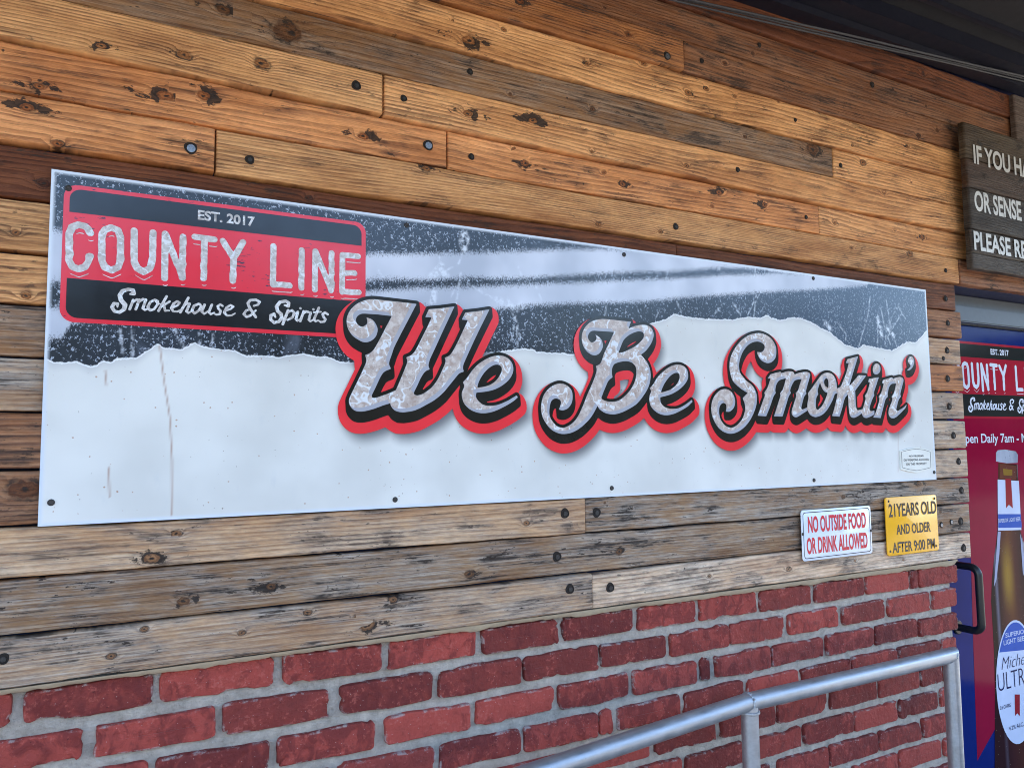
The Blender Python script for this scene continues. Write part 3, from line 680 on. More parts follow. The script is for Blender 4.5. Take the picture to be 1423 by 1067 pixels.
V_STONE = stone('letter_marble', srgb(176, 156, 144), srgb(212, 202, 194))
V_PATCH = stone('badge_letter_marble', srgb(178, 170, 164), srgb(222, 220, 218), 1.5)

def panel_mat():
    n = N('sign_print'); p = n.P()
    tor, band, shd, scr, rst, edg = [n.attr(k) for k in ('torn', 'band', 'drop', 'scratch', 'rust', 'edge')]
    j1 = n.noise(p, 70, 4, .6); j2 = n.noise(n.vm('MULTIPLY', p, (150, 1, 110)), 1, 3, .7); lo = n.noise(p, 5, 3, .5); fine = n.noise(p, 320, 3, .7)
    t = n.add(tor, n.mul(n.m('SUBTRACT', j1, .5), .012))
    b = n.add(band, n.add(n.mul(n.m('SUBTRACT', n.noise(n.vm('MULTIPLY', p, (1.5, 1, 1)), 230, 3, .7), .5), .040), n.mul(n.m('SUBTRACT', j1, .5), .012)))
    dk = n.mul(n.sstep(t, -.0008, .0008), n.sstep(b, -.006, .009))
    light_up = n.mix(n.sstep(lo, .35, .65), srgb(178, 184, 196), srgb(212, 216, 226))
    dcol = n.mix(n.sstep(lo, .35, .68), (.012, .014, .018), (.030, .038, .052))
    sx_ = n.node('ShaderNodeSeparateXYZ', ins={0: p}).outputs[0]; dcol = n.mix(n.mul(n.sstep(sx_, .9, 2.35), .8), dcol, (.055, .095, .16))   # blue sky reflection painted into the dark print, stronger to the right
    # snow-like white flecks of the print
    cv = n.m('ABSOLUTE', n.m('SUBTRACT', n.noise(n.vm('MULTIPLY', p, (1, .01, 1)), 150, 1, .5), .5))
    flm = n.mul(n.m('SUBTRACT', 1.0, n.sstep(cv, .030, .055)), n.sstep(n.add(n.noise(n.vm('ADD', p, (5, 0, 3)), 130, 2, .55), n.mul(n.m('SUBTRACT', lo, .5), .25)), .55, .62))
    dots = n.sstep(n.noise(p, 200, 2, .6), .635, .69)
    haz = n.sstep(n.noise(n.vm('MULTIPLY', p, (9, 1, 5)), 1, 4, .6, .8), .60, .80)
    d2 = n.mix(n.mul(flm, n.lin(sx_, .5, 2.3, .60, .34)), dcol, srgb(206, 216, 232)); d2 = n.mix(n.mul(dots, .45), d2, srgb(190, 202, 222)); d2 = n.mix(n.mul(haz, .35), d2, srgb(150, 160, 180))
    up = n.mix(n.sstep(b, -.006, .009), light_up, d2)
    up = n.mix(n.mul(scr, n.sstep(n.noise(p, 80, 3, .6), .36, .62)), up, srgb(226, 232, 240))
    low = n.mix(n.sstep(lo, .3, .7), srgb(212, 212, 206), srgb(230, 230, 224))
    low = n.mix(n.mul(n.sstep(n.noise(n.vm('MULTIPLY', p, (30, 1, 12)), 1, 5, .65), .58, .75), .16), low, srgb(180, 188, 196))
    low = n.mix(n.mul(n.sstep(n.noise(n.vm('MULTIPLY', p, (160, 1, 160)), 1, 2, .5), .715, .74), n.sstep(n.noise(p, 9, 3, .5), .46, .6)), low, srgb(128, 116, 104))
    sp = n.node('ShaderNodeTexVoronoi', ins={'Vector': n.vm('MULTIPLY', p, (1, .01, 1)), 'Scale': 60.0}); sr = n.node('ShaderNodeSeparateColor', ins={0: sp.outputs[1]})
    low = n.mix(n.mul(n.m('SUBTRACT', 1.0, n.sstep(n.add(sp.outputs[0], n.mul(fine, .25)), .17, .24)), n.mul(n.m('GREATER_THAN', n.add(sr.outputs[1], n.mul(n.noise(p, 6, 2, .5), .3)), .97), .75)), low, srgb(168, 122, 84))
    low = n.mix(n.mul(n.sstep(tor, -.020, -.001), .28), low, srgb(150, 152, 160))     # grey printed along the torn edge
    low = n.mix(n.mul(n.m('SUBTRACT', 1.0, n.sstep(n.m('ABSOLUTE', n.add(t, .0018)), .0006, .0016)), .8), low, srgb(238, 240, 242))
    low = n.mix(n.mul(n.sstep(n.mul(shd, -1.0), -.016, .018), .8), low, srgb(82, 84, 92))  # soft grey shadow printed behind the lettering
    low = n.mix(n.mul(rst, .75), low, srgb(150, 88, 48))
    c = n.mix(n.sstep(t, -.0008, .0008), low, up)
    c = n.mix(edg, c, srgb(214, 222, 230))
    n.bump(n.add(n.noise(p, 240, 2, .5), n.mul(n.noise(p, 2.5, 2, .5), 10)), .05, .0012)
    return n.out(c, n.lin(j1, .3, .7, .16, .26), 0, .5)
V_PANEL = panel_mat()

# ---- the banner
sign = empty('banner_sign', ((SX0 + SX1) / 2, -.006, SZ0))
tag(sign, 'long white metal sign reading We Be Smokin in large script on the plank wall', 'sign')
hg = .003; gx = np.linspace(SX0, SX1, int((SX1 - SX0) / hg) + 1); gz = np.linspace(SZ0, SZ1, int((SZ1 - SZ0) / hg) + 1)
GX, GZ = np.meshgrid(gx, gz)
def line_z(txt):
    p = parse(txt); return np.interp(gx, [q[0] for q in p], [q[1] for q in p])
torn = line_z('@U 10,220 50,237 150,232 180,245 210,257 240,247 270,230 300,234 330,222 420,215 460,190 500,160 520,153 535,165 560,172 620,178 660,158 685,145 705,163 740,170 820,180 860,184 900,205 1000,208 1035,207 1040,213 1100,208 1170,195 1220,210 1290,213 1330,233 1390,237 @px 505,505 560,500 680,490 @W 770,690 800,690 850,705 920,712 960,710 1020,720 @px 830,488 870,462 @V 80,370 150,352 190,325 260,340 330,348 460,352 540,340 600,345 625,330 650,343 690,355 750,340 800,348 830,360 880,388 930,415 960,440 1000,470 1060,488 1085,470 1150,485 1220,497 1290,455 1330,460 1385,400')
At = line_z('@px 40,322 86,322 @px 470,360 @W 0,203 300,200 500,196 800,186 1000,178 @V 0,25 400,5 600,-20 1385,-60'); Ab = line_z('@px 40,385 86,392 400,415 @W 0,325 280,330 500,318 760,322 1100,300 1400,288 @V 200,122 420,104 600,110 700,132 720,140 1385,140')
Ct = line_z('@px 40,425 86,430 400,420 @W 0,395 280,378 500,372 760,362 1100,350 1400,333 @V 200,163 420,148 600,142 700,135 720,138 1385,138'); Cb = line_z('@px 40,470 86,468 100,446 @px 300,440 @W 0,440 500,500 700,475 800,462 1100,450 1400,443 @V 200,250 420,233 600,222 800,212 1000,200 1100,190 1120,150 1385,130')
B1 = np.minimum(GZ - Ab[None, :], At[None, :] - GZ); B2 = np.minimum(GZ - Cb[None, :], Ct[None, :] - GZ)
band = -np.maximum(B1, B2)
xa = at(300, 470, YS)[0]
band = np.where((GX < xa) & (GZ < SZ1 - .12), np.maximum(band, .0) * 1.0 + np.where(band < 0, band, 0), band)
FS = Field(SX0, SX1, SZ0, SZ1, hg); FS.f[:] = .05
def scratch(txt, r): 
    p = parse(txt); FS.stroke(np.array([q[:2] for q in p]), [r] * len(p), .006)
for t in ['@W 465,85 470,150 440,250 300,330', '@W 350,255 300,320', '@W 425,370 400,420', '@W 320,370 305,455', '@W 450,300 430,440 425,470', '@W 485,350 560,400 640,440 720,485 770,470', '@W 700,420 715,500 740,560 745,680', '@W 735,520 715,650', '@W 735,540 760,640', '@W 840,370 870,440', '@W 750,270 765,310', '@W 1210,440 1200,520', '@V 600,225 575,270 565,350', '@V 575,110 570,150', '@V 580,240 540,330', '@V 470,280 505,335', '@V 385,325 415,285', '@V 205,270 225,320', '@V 120,310 105,350',
          '@V 1115,245 1105,330 1060,485', '@V 1150,330 1150,480', '@V 1250,280 1215,350 1190,420 1185,480', '@V 1190,260 1205,360 1240,480', '@V 1260,330 1200,430', '@V 960,370 1000,420 1000,450', '@V 1245,290 1280,350', '@V 1165,300 1185,400 1210,470', '@V 400,110 420,150', '@V 165,120 155,165', '@W 330,195 345,240 300,300', '@W 20,285 45,320', '@px 68,240 75,252', '@U 345,95 360,205', '@U 400,95 402,210', '@U 590,90 630,170', '@U 700,110 705,165', '@U 765,110 758,165']:
    scratch(t, .0011)
scr = np.clip(1 - (FS.f[:len(gz), :len(gx)] + .0002) / .0022, 0, 1) * .62
FS.f[:] = .05
for t in ['@W 470,90 455,140 470,180', '@W 480,120 470,160', '@W 300,315 330,285 350,265', '@W 360,300 375,310', '@W 640,440 690,455 720,480 735,490', '@W 760,460 765,475', '@W 310,400 305,450', '@V 1150,350 1170,430', '@V 1195,390 1225,430', '@V 905,370 930,400']: scratch(t, .004)
scr = np.maximum(scr, np.clip(1 - (FS.f[:len(gz), :len(gx)]) / .006, 0, 1) * .85)
FS.f[:] = .05
for t in ['@px 222,482 228,530 236,580 239,640 238,716', '@px 146,515 148,536', '@px 151,650 152,690']: scratch(t, .0003)
rst = .8 * np.clip(1 - FS.f[:len(gz), :len(gx)] / .0019, 0, 1)
FS.f[:] = .05
for t in ['@px 1248,515 1248,655']: scratch(t, .0006)
rst = np.maximum(rst, .35 * np.clip(1 - FS.f[:len(gz), :len(gx)] / .0022, 0, 1))
drop = FD.sample(GX, GZ, FD.shifted(.012, -.016, f_red)); drop = np.where(GX < .30, .05, drop)
ed = np.minimum(np.minimum(GX - SX0, SX1 - GX), np.minimum(GZ - SZ0, SZ1 - GZ)); edge = np.clip((.0065 - ed) / .0015, 0, 1)
V = [(x, YS, z) for x, z in zip(GX.ravel(), GZ.ravel())]; nxg, nzg = len(gx), len(gz)
F = [(j * nxg + i, j * nxg + i + 1, (j + 1) * nxg + i + 1, (j + 1) * nxg + i) for j in range(nzg - 1) for i in range(nxg - 1)]
nb = len(V); V += [(SX0, YS, SZ0), (SX1, YS, SZ0), (SX1, YS, SZ1), (SX0, YS, SZ1), (SX0, -.0085, SZ0), (SX1, -.0085, SZ0), (SX1, -.0085, SZ1), (SX0, -.0085, SZ1)]
F += [(nb, nb + 4, nb + 5, nb + 1), (nb + 1, nb + 5, nb + 6, nb + 2), (nb + 2, nb + 6, nb + 7, nb + 3), (nb + 3, nb + 7, nb + 4, nb), (nb + 4, nb + 7, nb + 6, nb + 5)]
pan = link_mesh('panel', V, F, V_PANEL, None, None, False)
for k, arr in (('torn', GZ - torn[None, :]), ('band', band), ('drop', drop), ('scratch', scr), ('rust', rst), ('edge', edge)):
    a = pan.data.attributes.new(k, 'FLOAT', 'POINT'); v = np.zeros(len(V), np.float32); v[:nb] = arr.ravel(); v[nb:] = 1 if k == 'edge' else 0; a.data.foreach_set('value', v)
adopt(pan, sign)
# badge
def rrect(x0, x1, z0, z1, r, n=6):
    out = []
    for cx, cz, a0 in ((x1 - r, z1 - r, 0), (x0 + r, z1 - r, 90), (x0 + r, z0 + r, 180), (x1 - r, z0 + r, 270)):
        for k in range(n + 1): a = math.radians(a0 + 90 * k / n); out.append((cx + r * math.cos(a), cz + r * math.sin(a)))
    return out
bx0 = (at(88, 300, YS)[0] + at(83, 420, YS)[0]) / 2; bx1 = at(508, 350, YS)[0]; bz1 = at(110, 258, YS)[1]; bz0 = at(105, 448, YS)[1]
bzA = (at(92, 293, YS)[1] + at(503, 343, YS)[1]) / 2; bzB = (at(90, 388, YS)[1] + at(480, 416, YS)[1]) / 2
FB = Field(bx0 - .02, bx1 + .02, bz0 - .02, bz1 + .02, .0011)
def text_flat(name, txt, x0, x1, z0, z1, y, mat, parent, bold=0.0, shear=0.0, xf=None):
    """built-in lettering stretched into the box"""
    cu = bpy.data.curves.new(name, 'FONT'); cu.body = txt; cu.fill_mode = 'FRONT'; cu.offset = bold; cu.resolution_u = 4
    tmp = bpy.data.objects.new(name, cu); COL.objects.link(tmp); bpy.context.view_layer.update()
    me = bpy.data.meshes.new_from_object(tmp.evaluated_get(bpy.context.evaluated_depsgraph_get())); bpy.data.objects.remove(tmp)
    P = np.array([v.co[:] for v in me.vertices]); lo, hi = P.min(0), P.max(0)
    for v, p in zip(me.vertices, P):
        a, b = (p[0] - lo[0]) / (hi[0] - lo[0]), (p[1] - lo[1]) / (hi[1] - lo[1])
        x, z = x0 + a * (x1 - x0) + shear * b * (z1 - z0), z0 + b * (z1 - z0)
        if xf: x, z = xf(x, z)
        v.co = (x, y, z)
    me.materials.clear(); me.materials.append(mat); me.name = name
    o = bpy.data.objects.new(name, me); COL.objects.link(o)
    if parent: adopt(o, parent)
    return o
CL = ['@R 388,560 372,525 345,503 290,490 238,510 216,560 215,780 238,832 290,855 345,835 372,790 385,750', '@R 490,560 510,530 560,514 615,535 637,590 637,780 615,840 560,865 505,840 483,790 483,600 490,560', '@R 750,540 749,790 775,850 825,880 875,852 899,790 905,555',
      '@R 1005,565 1000,930', '@R 1010,572 1140,905', '@R 1152,590 1145,925', '@R 1248,590 1410,612', '@R 1328,605 1321,930', '@T 175,505 262,645', '@T 342,515 264,645 257,835', '@T 592,548 588,862 725,872', '@T 825,582 821,892', '@T 937,590 932,905', '@T 940,595 1066,905', '@T 1070,605 1068,912', '@T 1160,620 1157,925', '@T 1160,620 1288,632', '@T 1160,770 1258,768', '@T 1157,920 1295,930']
SMK = ['@P 255,135,8 292,130,16 285,95,14 235,88,14 180,105,16 152,150,17 165,195,18 205,240,18 195,285,16 150,315,13 100,305,13 75,265,14 95,228,13 130,232,13 130,262,7', '@P 285,195,11 250,285,11', '@P 345,190,11 310,285,11', '@P 410,190,11 380,275,11 400,292,9 430,280,7', '@P 285,215,7 320,187,10 345,195,10', '@P 345,215,7 380,184,10 412,195,10',
       '@P 500,192,10 455,212,10 430,260,12 450,296,10 490,285,10 525,240,10 530,205,9 500,190,9 520,225,6 550,232,6', '@P 615,158,11 535,300,11', '@P 560,262,8 645,208,10', '@P 588,245,10 600,298,10 640,298,7', '@P 672,272,8 725,245,9 745,220,9 720,206,9 685,228,11 662,275,12 680,306,9 720,308,8 760,288,6', '@P 830,172,11 750,315,11', '@P 780,260,7 815,225,10 842,230,11 812,305,11 830,322,9 868,300,6',
       '@P 930,232,10 885,250,11 866,298,12 890,326,10 930,300,10 958,258,10 945,234,9 930,232,9', '@P 990,240,11 962,308,11 985,330,9 1030,300,7', '@P 1062,240,11 1032,312,11 1050,335,9 1085,318,7', '@P 1168,252,10 1145,236,9 1120,255,11 1125,278,11 1148,300,11 1140,332,10 1105,338,9 1080,325,7', '@P 1185,305,7 1245,283,9 1275,258,9 1245,243,9 1205,270,11 1184,318,12 1212,348,9 1255,346,8 1292,325,6',
       '@Q 285,385,16 235,310,15 200,255,16 182,205,16 212,166,14 290,160,14 338,188,15 318,225,12 262,240,11', '@Q 225,285,10 160,300,13 128,350,14 165,385,14 220,365,13 288,300,11', '@Q 665,232,10 715,242,20 722,200,17 680,176,17 605,190,18 560,250,20 575,310,20 622,350,20 628,400,19 590,448,17 530,462,16 482,420,17 485,365,17 528,345,16 545,388,10',
       '@Q 712,300,16 642,480,16', '@Q 700,330,10 765,298,14 795,330,15 770,392,14 705,425,12', '@Q 840,322,16 815,415,15 835,438,11 872,412,8', '@Q 874,272,14 876,274,14', '@Q 918,312,15 872,440,15', '@Q 905,350,9 950,312,14 980,322,14', '@Q 1010,330,15 985,422,15 1005,445,11 1040,425,8', '@Q 1045,286,14 1047,288,14', '@Q 1118,265,15 1052,420,15 1075,446,11 1105,430,8', '@Q 1050,325,9 1145,318,9', '@Q 1235,352,14 1198,326,13 1168,348,15 1175,382,15 1205,415,15 1188,448,13 1140,452,12 1108,428,9']
def strokes(fld, lst, r=None, k=1.0):
    for t in lst:
        p = parse(t); tl = TILE[t[1]]
        x, z = p[0][0], p[0][1]; u = at(tl[0] + 1, tl[1], YS); v = at(tl[0] + 1, tl[1] + 1, YS); mm = (u[1] - v[1]) / tl[2]
        fld.stroke(np.array([q[:2] for q in p]), [r if r else q[3] * mm * k for q in p])
def badge(parent, y, sgn, xf=None, letter=V_PATCH, red=V_RED2, navy=V_NAVY, low=V_NAVY, lab=None):
    """red bordered badge; y steps toward the viewer by 0.5 mm"""
    T2 = (lambda q: [xf(*p) for p in q]) if xf else (lambda q: q)
    mb = MB(); mb.prism(T2(rrect(bx0, bx1, bz0, bz1, .022)), y - .0005, y + .0001); pl = mb.build('badge', red, parent, False)
    for nm, zz, mt in (('badge_band', (bzA, bz1 - .0075), navy), ('badge_band', (bz0 + .0075, bzB), low)):
        r = .018; q = rrect(bx0 + .009, bx1 - .009, zz[0], zz[1], r)
        top = zz[1] > bzA + .001
        q = [((x if (z > (zz[0] + zz[1]) / 2) == top else (bx0 + .009 if x < (bx0 + bx1) / 2 else bx1 - .009)), (z if (z > (zz[0] + zz[1]) / 2) == top else (zz[0] if top else zz[1]))) for x, z in q]
        q2 = [q[0]]
        for p in q[1:]:
            if math.dist(p, q2[-1]) > 1e-5: q2.append(p)
        mb = MB(); mb.prism(T2(q2), y - .0010, y - .0004); mb.build(nm, mt, pl, False)
    for word in (CL[:10], CL[10:]):
        FB.f[:] = .2; strokes(FB, word, .0059); base = FB.f.copy()
        rough = noise1(np.arange(FB.nx), 4, .12)[None, :] * noise1(np.arange(FB.nz), 5, .11)[:, None] * .0016
        line = np.maximum(FB.shifted(.0012, -.0095) + .0006, -np.minimum(np.minimum(FB.shifted(.0008, -.0055), FB.shifted(.0005, -.0030)), FB.shifted(0, -.0010)) + .0016)
        adopt(FB.flat('badge_word', np.minimum(base + rough, line), y - .0011, letter, None, .0002, xf), pl)
    FB.f[:] = .2; strokes(FB, SMK, None, 1.18)
    adopt(FB.flat('badge_script', FB.f, y - .0016, letter, None, .0002, xf), pl)
    ex0, ez1 = at(275, 292, YS); ex1, _ = at(354, 300, YS); ez0 = at(275, 306, YS)[1]
    text_flat('badge_date', 'EST. 2017', ex0, ex1, ez0, ez1, y - .0017, letter, pl, .034, 0, xf)
badge(sign, YS - .0003, 1)
def on_sign(name, f, y, mat): return adopt(FD.flat(name, f, y, mat), sign)
on_sign('lettering_backing', f_red, YS - .0026, V_RED)
on_sign('lettering_outline', f_black, YS - .0032, V_BLACK)
on_sign('lettering_edge', letters, YS - .0038, V_BEVEL)
on_sign('lettering', f_tex, YS - .0044, V_STONE)
for (u, v) in [(95, 262), (565, 313), (867, 354), (1130, 387), (71, 698), (549, 694), (850, 678), (1131, 667), (1298, 656), (300, 283)][:9]:
    x, z = at(u, v, YS); mb = MB(); mb.lathe([(.0058, -.0001), (.0052, -.0016), (.0036, -.0022), (.0020, -.0018), (0, -.0017)], (x, YS - .0003, z), n=12)
    mb.build('screw', M_BOLTD, sign)
#PART3
# ------------------------------------------------------------------ small plates on the planks
M_ENAMEL = vinyl('white_enamel', srgb(226, 232, 240), .18); M_LINE = vinyl('dark_blue_line', srgb(30, 34, 52), .3); M_REDINK = vinyl('red_ink', srgb(206, 24, 52), .3)
M_YEL = vinyl('yellow_plastic', srgb(250, 182, 36), .3, .05); M_INK = vinyl('black_ink', (.016, .015, .015), .35); M_STICK = vinyl('cream_plastic', srgb(232, 232, 222), .3); M_GREYINK = vinyl('grey_ink', srgb(70, 72, 76), .4)
def ring_flat(mb, outer, inner, y, mi=0):
    n = len(outer); mb.add([(x, y, z) for x, z in outer] + [(x, y, z) for x, z in inner], [(i, (i + 1) % n, n + (i + 1) % n, n + i) for i in range(n)], mi)
def plate(name, label, corners, y, r, mat, thick=.0016, lean=(0, 0)):
    xs_ = [at(u, v, y)[0] for u, v in corners]; zs_ = [at(u, v, y)[1] for u, v in corners]
    x0, x1 = (xs_[0] + xs_[3]) / 2, (xs_[1] + xs_[2]) / 2; z1, z0 = (zs_[0] + zs_[1]) / 2, (zs_[2] + zs_[3]) / 2
    e = empty(name, ((x0 + x1) / 2, y, z0)); tag(e, label, 'sign')
    mb = MB(); out = rrect(x0, x1, z0, z1, r); inn = rrect(x0 + .0012, x1 - .0012, z0 + .0012, z1 - .0012, r - .001)
    n = len(out)
    V = [(x, y, z) for x, z in inn] + [(x, y + .0007, z) for x, z in out] + [(x, y + thick, z) for x, z in out]
    mb.add(V, [tuple(range(n))] + [(i, n + i, n + (i + 1) % n, (i + 1) % n) for i in range(n)] + [(n + i, 2 * n + i, 2 * n + (i + 1) % n, n + (i + 1) % n) for i in range(n)] + [tuple(range(3 * n - 1, 2 * n - 1, -1))])
    p = mb.build('panel', mat, e)
    return e, (x0, x1, z0, z1)
def small_screw(x, z, y, parent, r=.0042, m=None):
    mb = MB(); mb.lathe([(r, -.0001), (r * .85, -.0012), (r * .3, -.0016), (0, -.0012)], (x, y, z), n=12); mb.build('screw', m or M_BOLTD, parent)
def txt_box(u0, v0, v1, u1, y):   # left u, top v, bottom v, right u (v's read at the left end)
    a = at(u0, v0, y); b = at(u0, v1, y); zc = (a[1] + b[1]) / 2
    return a[0], at_x(u1, zc, y), b[1], a[1]
y = -.014
e, (x0, x1, z0, z1) = plate('notice_plate', 'white metal plate with red letters NO OUTSIDE FOOD OR DRINK ALLOWED', [(1113.5, 708), (1211, 703), (1211.5, 769), (1115, 780)], y, .010, M_ENAMEL)
mb = MB(); q = .006; ring_flat(mb, rrect(x0 + q, x1 - q, z0 + q, z1 - q, .010), rrect(x0 + q + .0022, x1 - q - .0022, z0 + q + .0022, z1 - q - .0022, .008), y - .0004); mb.build('border', M_LINE, e, False)
s = 5.929; zz = lambda a, b, c, d: txt_box(1090 + a / s, 660 + b / s, 660 + c / s, 1090 + d / s, y)
text_flat('lettering', 'NO OUTSIDE FOOD', *zz(190, 340, 479, 670), y - .0006, M_REDINK, e, .032)
text_flat('lettering', 'OR DRINK ALLOWED', *zz(180, 517, 656, 684), y - .0006, M_REDINK, e, .032)
small_screw(*at(1115.5, 742, y), y, e); small_screw(*at(1210, 737, y), y, e)
e, (x0, x1, z0, z1) = plate('notice_plate', 'yellow plate with black letters 21 YEARS OLD AND OLDER AFTER 9:00 PM', [(1230.5, 692), (1301.5, 686), (1305, 765), (1233, 772)], y, .010, M_YEL, .003)
text_flat('lettering', '21YEARS OLD', *zz(856, 238, 350, 1250), y - .0006, M_INK, e, .022)
text_flat('lettering', 'AND OLDER', *zz(920, 408, 494, 1203), y - .0006, M_INK, e, .022)
text_flat('lettering', 'AFTER 9:00 PM', *zz(888, 556, 646, 1240), y - .0006, M_INK, e, .022)
for a, b in ((858, 216), (1236, 192), (873, 629), (1251, 582)): small_screw(*at(1090 + a / s, 660 + b / s, y), y, e, .0040, M_INK)
# plate on the long sign
y = YS - .004; s = 15.24
def pz(pts, y=y): return [at(1240 + a / s, 610 + b / s, y) for a, b in pts]
e = empty('notice_plate', (at(1272, 640, y)[0], y, at(1272, 656, y)[1])); tag(e, 'small six-sided cream plate about firearms near the corner of the long sign', 'sign')
po = pz([(172, 250), (350, 200), (510, 178), (690, 205), (825, 255), (840, 610), (690, 662), (530, 710), (360, 690), (182, 640)]); pi_ = pz([(190, 268), (352, 225), (510, 203), (682, 226), (806, 268), (820, 602), (682, 640), (522, 667), (362, 647), (203, 605)])
mb = MB(); mb.prism(po[::-1], y, y + .0038); mb.build('panel', M_STICK, e, False)
cx_ = sum(p[0] for p in pi_) / 10; cz_ = sum(p[1] for p in pi_) / 10
mb = MB(); ring_flat(mb, pi_[::-1], [(cx_ + (a - cx_) * .975, cz_ + (b - cz_) * .965) for a, b in pi_][::-1], y - .0004); mb.build('border', M_GREYINK, e, False)
for tx, a, b, c, d in (('NO FIREARMS', 352, 340, 382, 660), ('OR WEAPONS ALLOWED', 238, 422, 470, 772), ('ON THIS PROPERTY', 290, 508, 556, 725)):
    text_flat('lettering', tx, *txt_box(1240 + a / s, 610 + b / s, 610 + c / s, 1240 + d / s, y), y - .0005, M_GREYINK, e, .012)

# ------------------------------------------------------------------ dark plank sign above the door
yW = -.056
ws = Boards()
vb = [172, 220, 261, 317, 350, 372]; zb = [at(1347, v, yW)[1] for v in vb]
wl = [at(1340.5, 200, yW)[0]] * 5
for k in range(5):
    t_ = [(78, 64, 40), (74, 52, 34), (50, 43, 36), (54, 45, 36), (62, 54, 46)][k]
    ws.board(wl[k] + [.0, .004, .002, .005, .003][k], 4.0, zb[k + 1] + .001, zb[k] - .001, yW - [.002, 0, .003, 0, .002][k], -.036, srgb(*t_), .14, .7, 110, [(2.6 + .02 * k, (zb[k] + zb[k + 1]) / 2, .006, 1.2), (2.85, zb[k] - .03, .008, .8)], 90 + k, .02, .005)
psign = ws.build('plank_sign')
tag(psign, 'dark weathered plank sign with white letters hung above the door', 'sign')
V_CHALK = vinyl('white_sign_paint', srgb(206, 206, 200), .6, .1, (.08, .065, .05))
for tx, u0, v0, v1, u1 in (('IF YOU HA', 1351.8, 200.5, 227, 1431), ('OR SENSE', 1353, 264, 292.5, 1419), ('PLEASE RE', 1352.5, 320.5, 347, 1426)):
    text_flat('lettering', tx, *txt_box(u0, v0, v1, u1, yW - .004), yW - .0045, V_CHALK, psign, .028)
for xb in (2.72, 3.6):
    mb = MB(); mb.box((xb, -.0355, zb[-1] + .05), (xb + .05, -.0035, zb[0] - .05), 0, .002)
    mb.build('batten', M_HOLE, psign)
tp = Boards(); xp = at(1412.5, 160, -.03)[0]; tp.board(xp, xp + .09, 2.62, 2.868, -.026, -.0075, srgb(92, 74, 62), .3, .7, 120, [], 120)
tag(tp.build('trim_board'), 'short dark brown upright trim board under the roof beside the plank sign', 'trim')

# ------------------------------------------------------------------ door with printed film
YD = .12
def low_ior(m): m.node_tree.nodes['Principled BSDF'].inputs['IOR'].default_value = 1.12; return m
def gloss(name, col, rough=.10, var=.06): return low_ior(vinyl(name, col, rough, var, None, .5))
G_BLUE = gloss('film_blue', srgb(14, 34, 100)); G_MAG = gloss('film_magenta', srgb(136, 16, 50)); G_RED = gloss('film_red', srgb(160, 34, 52)); G_BLK = gloss('film_black', (.02, .022, .022)); G_WHT = gloss('film_white', srgb(208, 214, 226), .15)
dx0, dx1 = 2.40, 3.55; zt = at(1340, 452, YD)[1]
door = empty('glazed_door', ((dx0 + dx1) / 2, YD, 0)); tag(door, 'door covered in glossy magenta and blue printed film with beer advert', 'door')
mb = MB(); mb.box((dx0, YD, .03), (dx1, YD + .04, zt), 0, .002); mb.build('leaf', G_BLUE, door)
def film(name, pts, mat, y, parent=door, poly=False):
    q = [p if poly else at(p[0], p[1], YD) for p in pts]
    ar = sum(q[i][0] * q[(i + 1) % len(q)][1] - q[(i + 1) % len(q)][0] * q[i][1] for i in range(len(q)))
    if ar < 0: q = q[::-1]
    return adopt(link_mesh(name, [(x, y, z) for x, z in q], [tuple(range(len(q)))], mat, None, None, False), parent)
film('printed_field', [(1325, 570), (1480, 590), (1480, 838), (1358, 1056), (1352, 887), (1349, 775), (1325, 774)], G_MAG, YD - .0006)
# badge on the door: same artwork, smaller
oa, la = at(154.5, 340, YS), at(379.5, 368, YS); ob, lb = at(1341.3, 522, YD), at(1411.9, 530, YD)
kx = (lb[0] - ob[0]) / (la[0] - oa[0]); zo = (at(1341, 502, YD)[1], at(1341, 541.5, YD)[1]); zs_ = (at(154, 312, YS)[1], at(154, 381, YS)[1]); kz = (zo[0] - zo[1]) / (zs_[0] - zs_[1])
dxf = lambda x, z: (ob[0] + (x - oa[0]) * kx, zo[0] + (z - zs_[0]) * kz)
badge(door, YD - .0008, 1, dxf, G_WHT, G_RED, G_BLK, G_BLK)
yT = YD - .0016
tb = txt_box(1331, 602.5, 620.0, 1427, yT); text_flat('lettering', 'Open Daily 7am - M', *tb, yT, G_WHT, door, .014)
# beer bottle print
def glassprint(name, a, b):
    n = N(name); p = n.P(); f = n.noise(n.vm('MULTIPLY', p, (10, 1, 3)), 1, 3, .5)
    c = n.mix(n.lin(f, .3, .7, 0, 1), a, b); dr = n.vor(n.vm('MULTIPLY', p, (1, .01, .6)), 75)
    c = n.mix(n.mul(n.m('SUBTRACT', 1.0, n.sstep(dr, .10, .16)), .5), c, tuple(x * .35 for x in a)); c = n.mix(n.mul(n.m('SUBTRACT', 1.0, n.sstep(n.vor(n.vm('ADD', n.vm('MULTIPLY', p, (1, .01, .6)), (.003, 0, .002)), 75), .06, .10)), .35), c, srgb(190, 180, 180))
    return low_ior(n.out(c, .14, 0, .5))
B_DARK = glassprint('print_brown_glass', srgb(40, 24, 26), srgb(58, 34, 34)); B_MID = glassprint('print_amber', srgb(92, 48, 40), srgb(112, 62, 44)); B_GOLD = glassprint('print_gold', srgb(128, 96, 36), srgb(150, 118, 48)); B_GREY = glassprint('print_glint', srgb(150, 152, 176), srgb(176, 180, 200))
B_LBL = gloss('print_label_white', srgb(196, 204, 224), .15); B_LBLUE = gloss('print_label_blue', srgb(40, 84, 168), .15); B_RIB = gloss('print_ribbon', srgb(146, 36, 44), .15); B_CAP = glassprint('print_cap', srgb(132, 138, 152), srgb(196, 202, 214)); B_NAV = gloss('print_navy', srgb(24, 32, 74), .2)
yb = YD - .0010
